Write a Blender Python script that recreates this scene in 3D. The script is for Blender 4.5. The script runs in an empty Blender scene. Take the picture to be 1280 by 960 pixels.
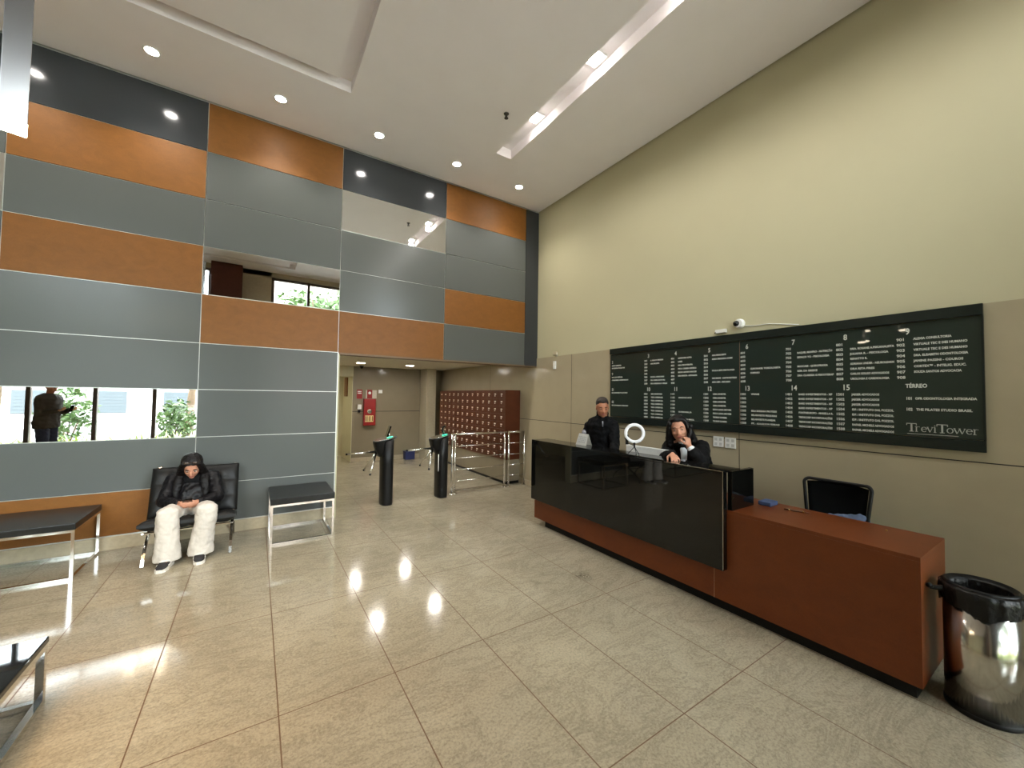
import bpy, bmesh, math, random
from mathutils import Vector, Matrix, Quaternion, noise
random.seed(7)
PI = math.pi
SC = bpy.context.scene
COL = SC.collection
V = Vector

# ------------------------------------------------------------------ camera
CAM = V((-4.16180, -5.54660, 1.6))
yaw, pitch, roll = math.radians(33.20810), math.radians(1.85816), math.radians(0.80381)
fw = V((math.sin(yaw)*math.cos(pitch), math.cos(yaw)*math.cos(pitch), math.sin(pitch)))
r0 = V((math.cos(yaw), -math.sin(yaw), 0)); u0 = r0.cross(fw)
rr = math.cos(roll)*r0 + math.sin(roll)*u0; uu = -math.sin(roll)*r0 + math.cos(roll)*u0
cd = bpy.data.cameras.new('camera'); cam = bpy.data.objects.new('camera', cd); COL.objects.link(cam)
cd.sensor_width = 36; cd.lens = 487.777/1280*36; cd.clip_start = .02; cd.clip_end = 300
M = Matrix((rr, uu, -fw)).transposed().to_4x4(); M.translation = CAM
cam.matrix_world = M
SC.camera = cam

# ------------------------------------------------------------------ world, sun, portals, exposure
SC.view_settings.view_transform = 'Standard'; SC.view_settings.look = 'None'
SC.view_settings.exposure = 0.93; SC.view_settings.gamma = 1; SC.view_settings.use_curve_mapping = False
SC.cycles.max_bounces = 10; SC.cycles.diffuse_bounces = 5; SC.cycles.glossy_bounces = 6
SC.cycles.transparent_max_bounces = 12; SC.cycles.sample_clamp_indirect = 6
SC.cycles.caustics_reflective = False; SC.cycles.caustics_refractive = False
W = bpy.data.worlds.new('world'); SC.world = W; W.use_nodes = True
nt = W.node_tree; nt.nodes.clear()
wo = nt.nodes.new('ShaderNodeOutputWorld'); wb = nt.nodes.new('ShaderNodeBackground')
sky = nt.nodes.new('ShaderNodeTexSky'); sky.sky_type = 'HOSEK_WILKIE'; sky.turbidity = 4.5
sky.sun_direction = V((-.35, -.45, .82)).normalized()
mx = nt.nodes.new('ShaderNodeMixRGB'); mx.inputs[0].default_value = .55
mx.inputs[2].default_value = (.95, 1.0, 1.02, 1)
nt.links.new(sky.outputs[0], mx.inputs[1]); nt.links.new(mx.outputs[0], wb.inputs[0])
wb.inputs[1].default_value = 19.0
nt.links.new(wb.outputs[0], wo.inputs[0])
DL_W, REC_W, PEND_W, LOW_W, SUN_W = 34, 17, 5, 8, 8.0

def add_light(name, typ, loc, energy, color, rot=None, **kw):
    l = bpy.data.lights.new(name, typ); l.energy = energy; l.color = color
    for k, v in kw.items(): setattr(l, k, v)
    o = bpy.data.objects.new(name, l); COL.objects.link(o); o.location = loc
    if rot: o.rotation_euler = rot
    return o
add_light('sun', 'SUN', (0, -20, 20), SUN_W, (1, .93, .82), (math.radians(-27), 0, math.radians(-160)), angle=.01)
for (x0, x1) in ((-9.5, -5.2), (-3.9, -.2)):
    p = add_light('window_portal', 'AREA', ((x0+x1)/2, -7.03, 2.4), 1, (1, 1, 1), (math.radians(90), 0, 0), shape='RECTANGLE', size=x1-x0, size_y=4.6)
    p.data.cycles.is_portal = True
    p['kind'] = 'structure'

# ------------------------------------------------------------------ helpers
class G:
    """tiny node-graph helper"""
    def __init__(s, name):
        s.m = bpy.data.materials.new(name); s.m.use_nodes = True
        s.t = s.m.node_tree; s.t.nodes.clear()
        s.o = s.t.nodes.new('ShaderNodeOutputMaterial'); s.b = s.t.nodes.new('ShaderNodeBsdfPrincipled')
        s.t.links.new(s.b.outputs[0], s.o.inputs[0])
        s.tc = None
    def n(s, typ, **kw):
        x = s.t.nodes.new(typ)
        for k, v in kw.items(): setattr(x, k, v)
        return x
    def l(s, a, b): s.t.links.new(a, b)
    def coord(s):
        if not s.tc: s.tc = s.n('ShaderNodeTexCoord').outputs['Object']
        return s.tc
    def noise(s, scale, detail=4, rough=.55, stretch=None, dist=0):
        x = s.n('ShaderNodeTexNoise'); x.inputs['Scale'].default_value = scale
        x.inputs['Detail'].default_value = detail; x.inputs['Roughness'].default_value = rough
        x.inputs['Distortion'].default_value = dist
        c = s.coord()
        if stretch:
            m = s.n('ShaderNodeMapping'); m.inputs['Scale'].default_value = stretch
            s.l(c, m.inputs[0]); c = m.outputs[0]
        s.l(c, x.inputs['Vector']); return x.outputs['Fac']
    def ramp(s, fac, stops):
        r = s.n('ShaderNodeValToRGB'); e = r.color_ramp.elements
        while len(e) < len(stops): e.new(.5)
        for i, (p, c) in enumerate(stops):
            e[i].position = p; e[i].color = (c[0], c[1], c[2], 1) if not isinstance(c, (int, float)) else (c, c, c, 1)
        s.l(fac, r.inputs[0]); return r.outputs[0]
    def mix(s, fac, a, b):
        x = s.n('ShaderNodeMixRGB')
        for i, v in enumerate((fac, a, b)):
            if isinstance(v, (int, float)): x.inputs[i].default_value = v if i == 0 else (v, v, v, 1)
            elif isinstance(v, tuple): x.inputs[i].default_value = (*v[:3], 1)
            else: s.l(v, x.inputs[i])
        return x.outputs[0]
    def math(s, op, a, b=0.0, c=None):
        x = s.n('ShaderNodeMath', operation=op)
        for i, v in enumerate((a, b, c)):
            if v is None: continue
            if isinstance(v, (int, float)): x.inputs[i].default_value = v
            else: s.l(v, x.inputs[i])
        return x.outputs[0]
    def bump(s, h, strength=.2, dist=.01):
        b = s.n('ShaderNodeBump'); b.inputs['Strength'].default_value = strength; b.inputs['Distance'].default_value = dist
        s.l(h, b.inputs['Height']); s.l(b.outputs[0], s.b.inputs['Normal'])

def srgb(r, g, b):
    f = lambda c: (c/255/12.92) if c/255 <= .04045 else ((c/255+.055)/1.055)**2.4
    return (f(r), f(g), f(b))
_mats = {}
def mat(name, col, rough=.5, metal=0., vary=.06, scale=30, bump=0, coat=0, spec=.5, stretch=None, emit=None, es=0, sheen=0, ior=1.5):
    if name in _mats: return _mats[name]
    g = G(name); b = g.b
    c0 = tuple(max(0, c*(1-vary)) for c in col); c1 = tuple(min(1, c*(1+vary)) for c in col)
    nz = g.noise(scale, 5, stretch=stretch)
    g.l(g.ramp(nz, [(.3, c0), (.7, c1)]), b.inputs['Base Color'])
    b.inputs['Roughness'].default_value = rough; b.inputs['Metallic'].default_value = metal
    b.inputs['Coat Weight'].default_value = coat; b.inputs['Coat Roughness'].default_value = .05
    b.inputs['Specular IOR Level'].default_value = spec; b.inputs['IOR'].default_value = ior
    if sheen: b.inputs['Sheen Weight'].default_value = sheen
    if bump: g.bump(nz, bump, .01)
    if emit:
        b.inputs['Emission Color'].default_value = (*emit, 1); b.inputs['Emission Strength'].default_value = es
    _mats[name] = g.m; return g.m

def box(bm, x0, x1, y0, y1, z0, z1, bev=0, M=None):
    vs = [bm.verts.new((x, y, z)) for x in (x0, x1) for y in (y0, y1) for z in (z0, z1)]
    fs = [(0, 1, 3, 2), (4, 6, 7, 5), (0, 4, 5, 1), (2, 3, 7, 6), (0, 2, 6, 4), (1, 5, 7, 3)]
    F = [bm.faces.new([vs[i] for i in f]) for f in fs]
    if bev:
        es = list({e for f in F for e in f.edges})
        r = bmesh.ops.bevel(bm, geom=es, offset=bev, segments=2, affect='EDGES', profile=.6)
        vs = list({v for v in r['verts']} | {v for v in vs if v.is_valid})
    if M is not None: bmesh.ops.transform(bm, matrix=M, verts=[v for v in vs if v.is_valid])
    return vs
def frame_of(d):
    d = d.normalized(); a = V((0, 0, 1)) if abs(d.z) < .95 else V((1, 0, 0))
    x = d.cross(a).normalized(); y = x.cross(d).normalized(); return x, y
def rings(bm, R, cap=True, smooth=True):
    """R: list of rings (list of Vectors, same length)"""
    vr = [[bm.verts.new(p) for p in r] for r in R]; n = len(vr[0]); fs = []
    for a, b in zip(vr, vr[1:]):
        for i in range(n):
            j = (i+1) % n
            f = bm.faces.new((a[i], a[j], b[j], b[i])); f.smooth = smooth; fs.append(f)
    if cap:
        fs.append(bm.faces.new(list(reversed(vr[0])))); fs.append(bm.faces.new(vr[-1]))
    return fs
def tube(bm, pts, rad, n=12, cap=True):
    pts = [V(p) for p in pts]; R = []
    rs = rad if isinstance(rad, (list, tuple)) else [rad]*len(pts)
    x = None
    for i, p in enumerate(pts):
        d = (pts[min(i+1, len(pts)-1)]-pts[max(i-1, 0)])
        if x is None: x, y = frame_of(d)
        else:
            dn = d.normalized(); x = (x - dn*x.dot(dn)).normalized(); y = dn.cross(x)*-1
            y = x.cross(dn)*1
        R.append([p + (x*math.cos(2*PI*k/n) + y*math.sin(2*PI*k/n))*rs[i] for k in range(n)])
    return rings(bm, R, cap)
def bar(bm, p, q, w, h=None, up=None):
    """square bar between two points"""
    p, q = V(p), V(q); h = h or w; d = (q-p).normalized()
    u = V(up) if up else (V((0, 0, 1)) if abs(d.z) < .9 else V((0, 1, 0)))
    s = d.cross(u).normalized(); u = s.cross(d)
    R = [[c + s*a*w/2 + u*b*h/2 for a, b in ((-1, -1), (1, -1), (1, 1), (-1, 1))] for c in (p, q)]
    return rings(bm, R, smooth=False)
def lathe(bm, prof, c=(0, 0, 0), n=32, ax=None, cap=True):
    c = V(c); X, Y, Z = ax or (V((1, 0, 0)), V((0, 1, 0)), V((0, 0, 1)))
    R = [[c + X*r*math.cos(2*PI*k/n) + Y*r*math.sin(2*PI*k/n) + Z*z for k in range(n)] for r, z in prof]
    return rings(bm, R, cap)
def ellipsoid(bm, c, r, Rm=None, u=24, v=14):
    Mx = Matrix.Translation(V(c)) @ (Rm.to_4x4() if Rm else Matrix.Identity(4)) @ Matrix.Diagonal((*r, 1))
    q = bmesh.ops.create_uvsphere(bm, u_segments=u, v_segments=v, radius=1, matrix=Mx)
    for vv in q['verts']:
        for f in vv.link_faces: f.smooth = True
def limb(bm, p, q, r0, r1, n=14):
    p, q = V(p), V(q); d = (q-p).normalized(); x, y = frame_of(d); R = []
    for k in range(5):
        a = -PI/2 + k*PI/8*.98; R.append((p + d*r0*math.sin(a), max(r0*math.cos(a), 1e-4)))
    for k in range(5):
        a = k*PI/8*.98; R.append((q + d*r1*math.sin(a), max(r1*math.cos(a), 1e-4)))
    rings(bm, [[c + (x*math.cos(2*PI*i/n) + y*math.sin(2*PI*i/n))*r for i in range(n)] for c, r in R])
def loft(bm, secs, n=22):
    """secs: (centre, side vector, depth vector)"""
    rings(bm, [[V(c) + V(s)*math.cos(2*PI*i/n) + V(d)*math.sin(2*PI*i/n) for i in range(n)] for c, s, d in secs])

def mesh_of(name, bm):
    bmesh.ops.recalc_face_normals(bm, faces=bm.faces)
    me = bpy.data.meshes.new(name); bm.to_mesh(me); bm.free(); return me
def obj(name, bm, m, parent=None, label=None):
    me = bm if isinstance(bm, bpy.types.Mesh) else mesh_of(name, bm)
    if m: me.materials.clear(); me.materials.append(m)
    o = bpy.data.objects.new(name, me); COL.objects.link(o)
    if parent:
        o.parent = parent
        o.matrix_parent_inverse = Matrix.Translation(-V(parent.location)) if parent.type == 'EMPTY' else Matrix.Identity(4)
    if label: o['label'] = label
    return o
def tag(o, label=None, cat=None, group=None, kind=None):
    if label: o['label'] = label
    if cat: o['category'] = cat
    if group: o['group'] = group
    if kind: o['kind'] = kind
    return o
def thing(name, label, cat, loc=(0, 0, 0), group=None):
    o = bpy.data.objects.new(name, None); COL.objects.link(o); o.location = loc; o.empty_display_size = .1
    return tag(o, label, cat, group)
def struct(name, bm, m, parent=None):
    o = obj(name, bm, m, parent)
    if not parent: o['kind'] = 'structure'
    return o
def dup(root, loc, label=None, rz=None):
    r = root.copy(); COL.objects.link(r); r.location = loc
    if rz is not None: r.rotation_euler = (0, 0, rz)
    if label: r['label'] = label
    for ch in [c for c in root.children]:
        c = ch.copy(); COL.objects.link(c); c.parent = r
        for g in ch.children:
            d = g.copy(); COL.objects.link(d); d.parent = c
    return r
def B(): return bmesh.new()
def bx(*a, **k):
    bm = B(); box(bm, *a, **k); return bm
def remesh(bm, voxel, smooth=3, name='m', disp=None):
    me = mesh_of(name, bm); o = bpy.data.objects.new('tmp', me); COL.objects.link(o)
    md = o.modifiers.new('r', 'REMESH'); md.mode = 'VOXEL'; md.voxel_size = voxel; md.use_smooth_shade = True
    if smooth:
        s = o.modifiers.new('s', 'SMOOTH'); s.factor = .5; s.iterations = smooth
    dg = bpy.context.evaluated_depsgraph_get(); dg.update()
    out = bpy.data.meshes.new_from_object(o.evaluated_get(dg)); bpy.data.objects.remove(o); bpy.data.meshes.remove(me)
    out.name = name
    if disp:
        amp, sc = disp
        nr = [v.normal.copy() for v in out.vertices]
        for v, n_ in zip(out.vertices, nr):
            v.co += n_*amp*(noise.noise(v.co*sc) + .5*noise.noise(v.co*sc*2.1))
    for p in out.polygons: p.use_smooth = True
    return out
def text(name, body, size, loc, parent, m, X=(0, -1, 0), Y=(0, 0, 1), align='LEFT', ext=.0006, off=0., sx=1, label=None, line=1):
    c = bpy.data.curves.new(name, 'FONT'); c.body = body; c.size = size; c.extrude = ext; c.offset = off
    c.align_x = align; c.align_y = 'CENTER' if '\n' not in body else 'TOP_BASELINE'; c.resolution_u = 2; c.space_line = line
    o = bpy.data.objects.new('tmp', c); COL.objects.link(o)
    dg = bpy.context.evaluated_depsgraph_get(); dg.update()
    me = bpy.data.meshes.new_from_object(o.evaluated_get(dg)); bpy.data.objects.remove(o)
    X, Y = V(X), V(Y); Z = X.cross(Y)
    Mx = Matrix((X, Y, Z)).transposed().to_4x4(); Mx.translation = V(loc)
    me.transform(Mx @ Matrix.Diagonal((sx, 1, 1, 1)))
    return obj(name, me, m, parent, label)

# ------------------------------------------------------------------ materials
H = 4.907
def floor_mat():
    g = G('polished_stone_tiles'); b = g.b
    base = g.ramp(g.noise(1.1, 6, .6, dist=.4), [(.3, srgb(150, 141, 121)), (.55, srgb(162, 153, 132)), (.75, srgb(173, 165, 145))])
    fine = g.ramp(g.noise(70, 8, .75), [(.33, .52), (.55, 1.0), (.75, 1.14)])
    mul = g.n('ShaderNodeMixRGB', blend_type='MULTIPLY'); mul.inputs[0].default_value = .75
    g.l(base, mul.inputs[1]); g.l(fine, mul.inputs[2])
    vein = g.ramp(g.noise(1.7, 9, .72, stretch=(1, 2.6, 1), dist=1.6), [(.46, 1.), (.5, .62), (.54, 1.)])
    m2 = g.n('ShaderNodeMixRGB', blend_type='MULTIPLY'); m2.inputs[0].default_value = .5
    g.l(mul.outputs[0], m2.inputs[1]); g.l(vein, m2.inputs[2])
    blot = g.ramp(g.noise(3.2, 10, .8, dist=.3), [(.56, 1.), (.72, .66)])
    m3 = g.n('ShaderNodeMixRGB', blend_type='MULTIPLY'); m3.inputs[0].default_value = .7
    g.l(m2.outputs[0], m3.inputs[1]); g.l(blot, m3.inputs[2])
    sp = g.n('ShaderNodeSeparateXYZ'); g.l(g.coord(), sp.inputs[0])
    # per-tile tone
    tx = g.math('FLOOR', g.math('DIVIDE', g.math('ADD', sp.outputs[0], 20.0+.575*.0+.0 - .0 + .0 + (.575-(20-4.022) % .575)), .575))
    def joint(o, p, off, w):
        a = g.math('ADD', o, 40*p - off)
        f = g.math('FRACT', g.math('DIVIDE', a, p))
        d = g.math('MINIMUM', f, g.math('SUBTRACT', 1., f))
        return g.math('LESS_THAN', d, w/p/2)
    j = g.math('MAXIMUM', joint(sp.outputs[0], .577, -2.868, .006), joint(sp.outputs[1], 1.071, -3.262, .006))
    # scuff mark near the desk
    vm = g.n('ShaderNodeVectorMath', operation='DISTANCE'); g.l(g.coord(), vm.inputs[0]); vm.inputs[1].default_value = (-1.665, -2.93, 0)
    near = g.math('SUBTRACT', 1., g.math('MULTIPLY', vm.outputs['Value'], 9.))
    st = g.math('MULTIPLY', g.math('MAXIMUM', near, 0.), g.ramp(g.noise(60, 4), [(.45, 0.), (.55, 1.)]))
    c = g.mix(st, m3.outputs[0], srgb(70, 60, 45))
    c = g.mix(j, c, srgb(92, 68, 44))
    g.l(c, b.inputs['Base Color'])
    g.l(g.mix(j, g.ramp(g.noise(40, 4), [(.3, .08), (.8, .15)]), .6), b.inputs['Roughness'])
    b.inputs['Specular IOR Level'].default_value = .42
    return g.m
M_floor = floor_mat()
M_ceil = mat('ceiling_paint', srgb(238, 233, 234), .85, vary=.015, scale=3)
M_beige = mat('beige_wall_paint', srgb(190, 184, 152), .6, vary=.015, scale=2, spec=.3)
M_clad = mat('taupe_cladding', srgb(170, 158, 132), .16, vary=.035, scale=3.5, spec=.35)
M_cladseam = mat('cladding_joint', srgb(42, 38, 32), .8)
M_grey = mat('grey_lacquered_panel', srgb(88, 91, 89), .22, vary=.03, scale=160, spec=.26)
def wood(name, c, rough=.38, sc=6):
    g = G(name)
    n1 = g.noise(sc, 8, .7, stretch=(1.2, 1.2, 1.8), dist=.8); n2 = g.noise(120, 4, .6)
    k = lambda f: tuple(x*f for x in c)
    a = g.ramp(n1, [(.3, k(.86)), (.55, k(1.)), (.75, k(1.12))]); bb = g.ramp(n2, [(.3, .84), (.7, 1.08)])
    m = g.n('ShaderNodeMixRGB', blend_type='MULTIPLY'); m.inputs[0].default_value = .6
    g.l(a, m.inputs[1]); g.l(bb, m.inputs[2]); g.l(m.outputs[0], g.b.inputs['Base Color'])
    g.b.inputs['Roughness'].default_value = rough; g.b.inputs['Specular IOR Level'].default_value = .3; return g.m
M_greydark = mat('graphite_lacquered_panel', srgb(54, 57, 60), .12, vary=.03, scale=160, spec=.4)
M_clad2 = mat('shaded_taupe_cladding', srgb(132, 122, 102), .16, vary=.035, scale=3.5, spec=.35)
M_orange = wood('orange_veneer', srgb(124, 79, 31), .5)
M_desk = wood('reddish_veneer', srgb(104, 51, 22), .36, 4)
M_box = wood('mailbox_veneer', srgb(84, 42, 22), .4, 4)
M_alu = mat('bright_aluminium', srgb(205, 205, 200), .35, .6, vary=.03)
M_mirror = mat('mirror_glass', (.92, .93, .92), .0, 1., vary=.0)
M_chrome = mat('chrome', (.78, .77, .75), .08, 1., vary=.03)
M_pend = mat('satin_aluminium', (.27, .26, .255), .22, .9, vary=.02)
M_steel = mat('brushed_steel', (.62, .60, .56), .17, 1., vary=.06, scale=90, stretch=(1, 1, .05))
M_blackgloss = mat('black_gloss_glass', (.004, .004, .0035), .03, 0, vary=.2, spec=.45)
M_black = mat('black_leather', (.007, .0068, .0065), .42, 0, vary=.25, scale=60, bump=.15, spec=.25)
M_blacktop = mat('black_bench_top', (.012, .012, .011), .32, 0, vary=.2, scale=60, spec=.25)
M_blackplastic = mat('black_plastic', (.006, .006, .006), .4, 0, vary=.1, spec=.25)
M_blackbag = mat('black_bin_bag', (.005, .005, .005), .3, 0, vary=.2, bump=.5, scale=45, spec=.3)
M_kick = mat('black_plinth', (.005, .005, .005), .5, spec=.2)
M_stone = mat('stone_skirting', srgb(176, 162, 136), .3, vary=.08, scale=25)
M_white = mat('white_plastic', (.78, .78, .75), .4, vary=.02)
M_boardglass = mat('dark_green_glass', srgb(40, 48, 43), .025, vary=.05, scale=2, spec=.3)
M_boardrail = mat('board_rail', srgb(30, 36, 33), .25, vary=.04, spec=.25)
M_letter = mat('white_letter', srgb(205, 208, 198), .6, vary=.01)
M_letter2 = mat('silver_letter', srgb(165, 168, 160), .5, vary=.01)
M_red = mat('red_enamel', srgb(140, 22, 18), .35, vary=.04)
M_darkreveal = mat('dark_reveal', (.01, .009, .008), .9)
M_skin = mat('skin', srgb(188, 134, 108), .5, vary=.05, scale=18, spec=.35)
M_skin2 = mat('tanned_skin', srgb(176, 118, 88), .5, vary=.05, scale=18, spec=.35)
M_hair = mat('black_hair', (.005, .004, .004), .4, vary=.4, scale=40, stretch=(6, 6, .6), bump=.4, spec=.2)
M_jacket = mat('black_cloth', (.0055, .0055, .006), .8, vary=.25, scale=30, bump=.3, spec=.12)
M_pleather = mat('black_jacket_leather', (.0055, .005, .006), .4, vary=.2, scale=25, bump=.3, spec=.2)
M_shirt = mat('white_cloth', (.75, .76, .78), .8, vary=.04, scale=40, bump=.2)
M_trouser = mat('white_denim', srgb(196, 188, 178), .85, vary=.05, scale=30, bump=.35)
M_jeans = mat('dark_jeans', srgb(36, 44, 66), .85, vary=.15, scale=60)
M_lips = mat('lips', srgb(165, 88, 78), .45, vary=.04)
M_eye = mat('eye_white', srgb(170, 150, 138), .25, vary=.01)
M_iris = mat('dark_iris', (.015, .009, .006), .15, vary=.1)
M_lamp = mat('lit_lamp_face', (1, 1, 1), .5, emit=(1, .95, .88), es=90, vary=0)
M_lamp2 = mat('lit_trough_lamp_face', (1, 1, 1), .5, emit=(1, .95, .88), es=55, vary=0)
M_pendlamp = mat('lit_pendant_face', (1, 1, 1), .5, emit=(1, .86, .64), es=22, vary=0)
def glass_mat(name, tint=(.96, .98, .97), refl=.08):
    g = G(name); t = g.n('ShaderNodeBsdfTransparent'); t.inputs[0].default_value = (*tint, 1)
    gl = g.n('ShaderNodeBsdfGlossy'); gl.inputs['Roughness'].default_value = .01
    fr = g.n('ShaderNodeFresnel'); fr.inputs[0].default_value = 1.5
    geo = g.n('ShaderNodeNewGeometry')
    f = g.math('MULTIPLY', fr.outputs[0], 1.0)
    mm = g.n('ShaderNodeMixShader'); g.l(f, mm.inputs[0]); g.l(t.outputs[0], mm.inputs[1]); g.l(gl.outputs[0], mm.inputs[2])
    g.l(mm.outputs[0], g.o.inputs[0]); return g.m
M_glass = glass_mat('window_glass')

# ------------------------------------------------------------------ setting
XL, YF, YB = -9.6, -7.0, 4.25
struct('floor', bx(XL-.15, .15, YF-.3, 6.4, -.08, 0), M_floor)

# ceiling with a framed groove and a recessed lamp trough
bm = B(); Z1 = H+.16
RX0, RX1, RY0, RY1 = -1.53, -1.29, -6.1, -1.05          # trough
GX0, GX1, GY0, GY1, GW = -8.4, -3.385, -6.3, -1.055, .15   # groove ring (outer)
def cb(x0, x1, y0, y1, z=H): box(bm, x0, x1, y0, y1, z, Z1+.04)
cx0, cx1, cy0, cy1 = XL, -.02, YF, -.02
cb(cx0, GX0, cy0, cy1); cb(GX0, GX1, cy0, GY0); cb(GX0, GX1, GY1, cy1)
cb(GX0+GW, GX1-GW, GY0+GW, GY1-GW)
cb(GX1, RX0, cy0, cy1); cb(RX0, RX1, cy0, RY0); cb(RX0, RX1, RY1, cy1); cb(RX1, cx1, cy0, cy1)
box(bm, XL-.1, .1, YF-.1, .1, Z1-.03, Z1+.1)
struct('ceiling', bm, M_ceil)
bm = B(); box(bm, -.02, .0, YF, -.0, H+.03, H+.06); box(bm, XL, 0, -.02, 0, H+.03, H+.06)
struct('trim_1', bm, M_darkreveal)

# panelled wall (left in the photo), y = 0
XJ, ZO = -3.265, 2.146
bm = B(); box(bm, XL, XJ, .012, .14, 0, H+.14); box(bm, XJ, 0, .012, .14, ZO+.012, H+.14)
wl = struct('wall_left', bm, M_alu)
cols = [(-9.55, -7.62), (-7.61, -6.17), (-6.17, -4.707), (-4.707, -3.277), (-3.277, -1.787), (-1.787, -.279)]
rows = [4.900, 4.335, 3.787, 3.249, 2.703, 2.151, 1.632, 1.102, .578, .138]
lay = {0: 'ggogogogo', 1: 'ggmggggmg', 2: 'gogoggmgo', 3: 'oggmogggg', 4: 'gmggo', 5: 'oggog'}
gp = .004
for ci, (x0, x1) in enumerate(cols):
    for ri, k in enumerate(lay[ci]):
        z1, z0 = rows[ri], rows[ri+1]
        if ri == 4 and ci >= 4: z0 = ZO
        p = bx(x0+gp, x1-gp, 0, .012, z0+gp, z1-gp)
        if k == 'm':
            where = {3: 'reflecting a brown column', 4: 'near the ceiling, reflecting the lit trough', 2: 'at eye level, reflecting the street', 1: ''}[ci]
            if ci == 1: where = 'at eye level beside the left edge' if ri == 7 else 'high up at the left edge'
            o = obj('wall_mirror', p, M_mirror); tag(o, 'long mirror strip set in the panelled wall ' + where, 'mirror')
        elif k == 'o': obj('veneer_panel', p, M_orange, wl, 'orange wood veneer panel')
        else: obj('grey_panel', p, M_greydark if ri == 0 else M_grey, wl)
bm = bx(-.279+gp, -.001, 0, .012, ZO, 4.9); obj('grey_panel', bm, M_greydark, wl)
bm = bx(XL, XJ, -.008, .012, 0, .130, bev=.003); struct('baseboard_left', bm, M_stone)
# soffit under the panelled beam and the jamb
bm = B(); box(bm, XJ, 0, .004, .16, ZO-.02, ZO+.011); struct('trim_2', bm, mat('brown_soffit', srgb(110, 88, 62), .5))
bm = bx(XJ-.001, XJ+.012, .0, .16, .0, ZO-.02); struct('trim_3', bm, M_beige)

# right wall x = 0
struct('wall_right', bx(0, .15, YF-.1, 6.4, 0, H+.14), M_beige)
bm = B(); box(bm, -.014, 0, YF, 6.3, .10, 2.283)
clad = struct('trim_4', bm, M_clad)
bm = B(); zs = 1.195
box(bm, -.0148, -.013, YF, 6.3, zs-.004, zs+.004)
for y in (-6.02, -3.47, -.92, 1.63, 4.2): box(bm, -.0148, -.013, y-.003, y+.003, .1, 2.283)
struct('trim_5', bm, M_cladseam)
struct('baseboard_right', bx(-.02, 0, YF, 6.3, 0, .10), M_stone)

# far lobby beyond the opening
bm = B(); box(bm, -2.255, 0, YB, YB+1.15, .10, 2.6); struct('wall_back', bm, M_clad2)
bm = B(); box(bm, -2.25, -.6, YB-.0015, YB, 1.195-.004, 1.203); box(bm, -.603, -.597, YB-.0015, YB, .1, 2.27); struct('trim_6', bm, M_cladseam)
struct('baseboard_back', bx(-2.26, -.6, YB-.01, YB, 0, .10), M_stone)
struct('wall_corridor', bx(-5.3, -2.2, 5.4, 5.5, 0, 2.6), M_beige)
struct('wall_corridor_left', bx(-5.4, -5.3, .14, 5.5, 0, 2.6), M_beige)
struct('trim_7', bx(-2.268, -2.255, YB-.01, 5.4, 0, 2.6), M_beige)
struct('trim_8', bx(-5.3, -2.255, YB-.05, YB+.15, 2.02, 2.27), M_beige)
struct('trim_9', bx(-2.30, -2.268, 4.75, 5.05, 1.55, 2.02), mat('brown_door_wood', srgb(120, 78, 40), .5))
struct('trim_10', bx(-.60, -.36, 3.78, YB, 0, 2.27), mat('pale_pillar', srgb(170, 160, 136), .3))
struct('ceiling_lobby', bx(-5.3, 0, .14, 5.4, 2.27, 2.40), mat('lobby_ceiling_paint', srgb(222, 216, 198), .8))

# front facade behind the camera (seen in the mirrors)
M_mull = mat('dark_brown_frame', srgb(74, 62, 54), .45)
M_col = wood('brown_column_veneer', srgb(84, 46, 34), .45, 4)
bm = B()
box(bm, -4.55, -3.9, YF-.1, YF+.05, 0, H); box(bm, -.25, 0, YF-.1, YF+.05, 0, H); box(bm, XL-.1, -9.5, YF-.1, YF+.05, 0, H)
box(bm, XL, 0, YF-.1, YF+.05, 4.78, H); box(bm, XL, 0, YF-.1, YF-.001, H, H+.14)
struct('wall_front', bm, mat('facade_wall_paint', srgb(176, 166, 146), .7))
struct('wall_side', bx(XL-.15, XL, YF-.1, .14, 0, H+.14), M_beige)
tag(obj('entrance_column', bx(-5.2, -4.55, YF-.05, YF+.35, 0, H-.01, bev=.01), M_col), kind='structure').name = 'trim_11'
def window(n, xs, z0, z1, zt):
    bm = B(); x0, x1 = xs[0], xs[-1]
    for x in xs: box(bm, x-.035, x+.035, YF-.06, YF+.04, z0, z1)
    for z in zt: box(bm, x0, x1, YF-.05, YF+.03, z-.03, z+.03)
    w = struct('window_%d' % n, bm, M_mull)
    g = obj('pane', bx(x0, x1, YF-.004, YF+.004, z0, z1), M_glass, w); return w
window(1, [-9.47, -9.1, -8.2, -7.2, -6.2, -5.235], 0, 4.78, [.06, 2.45, 4.75])
window(2, [-3.865, -2.99, -2.12, -1.2, -.285], 0, 4.78, [.06, 2.45, 4.74])

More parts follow.
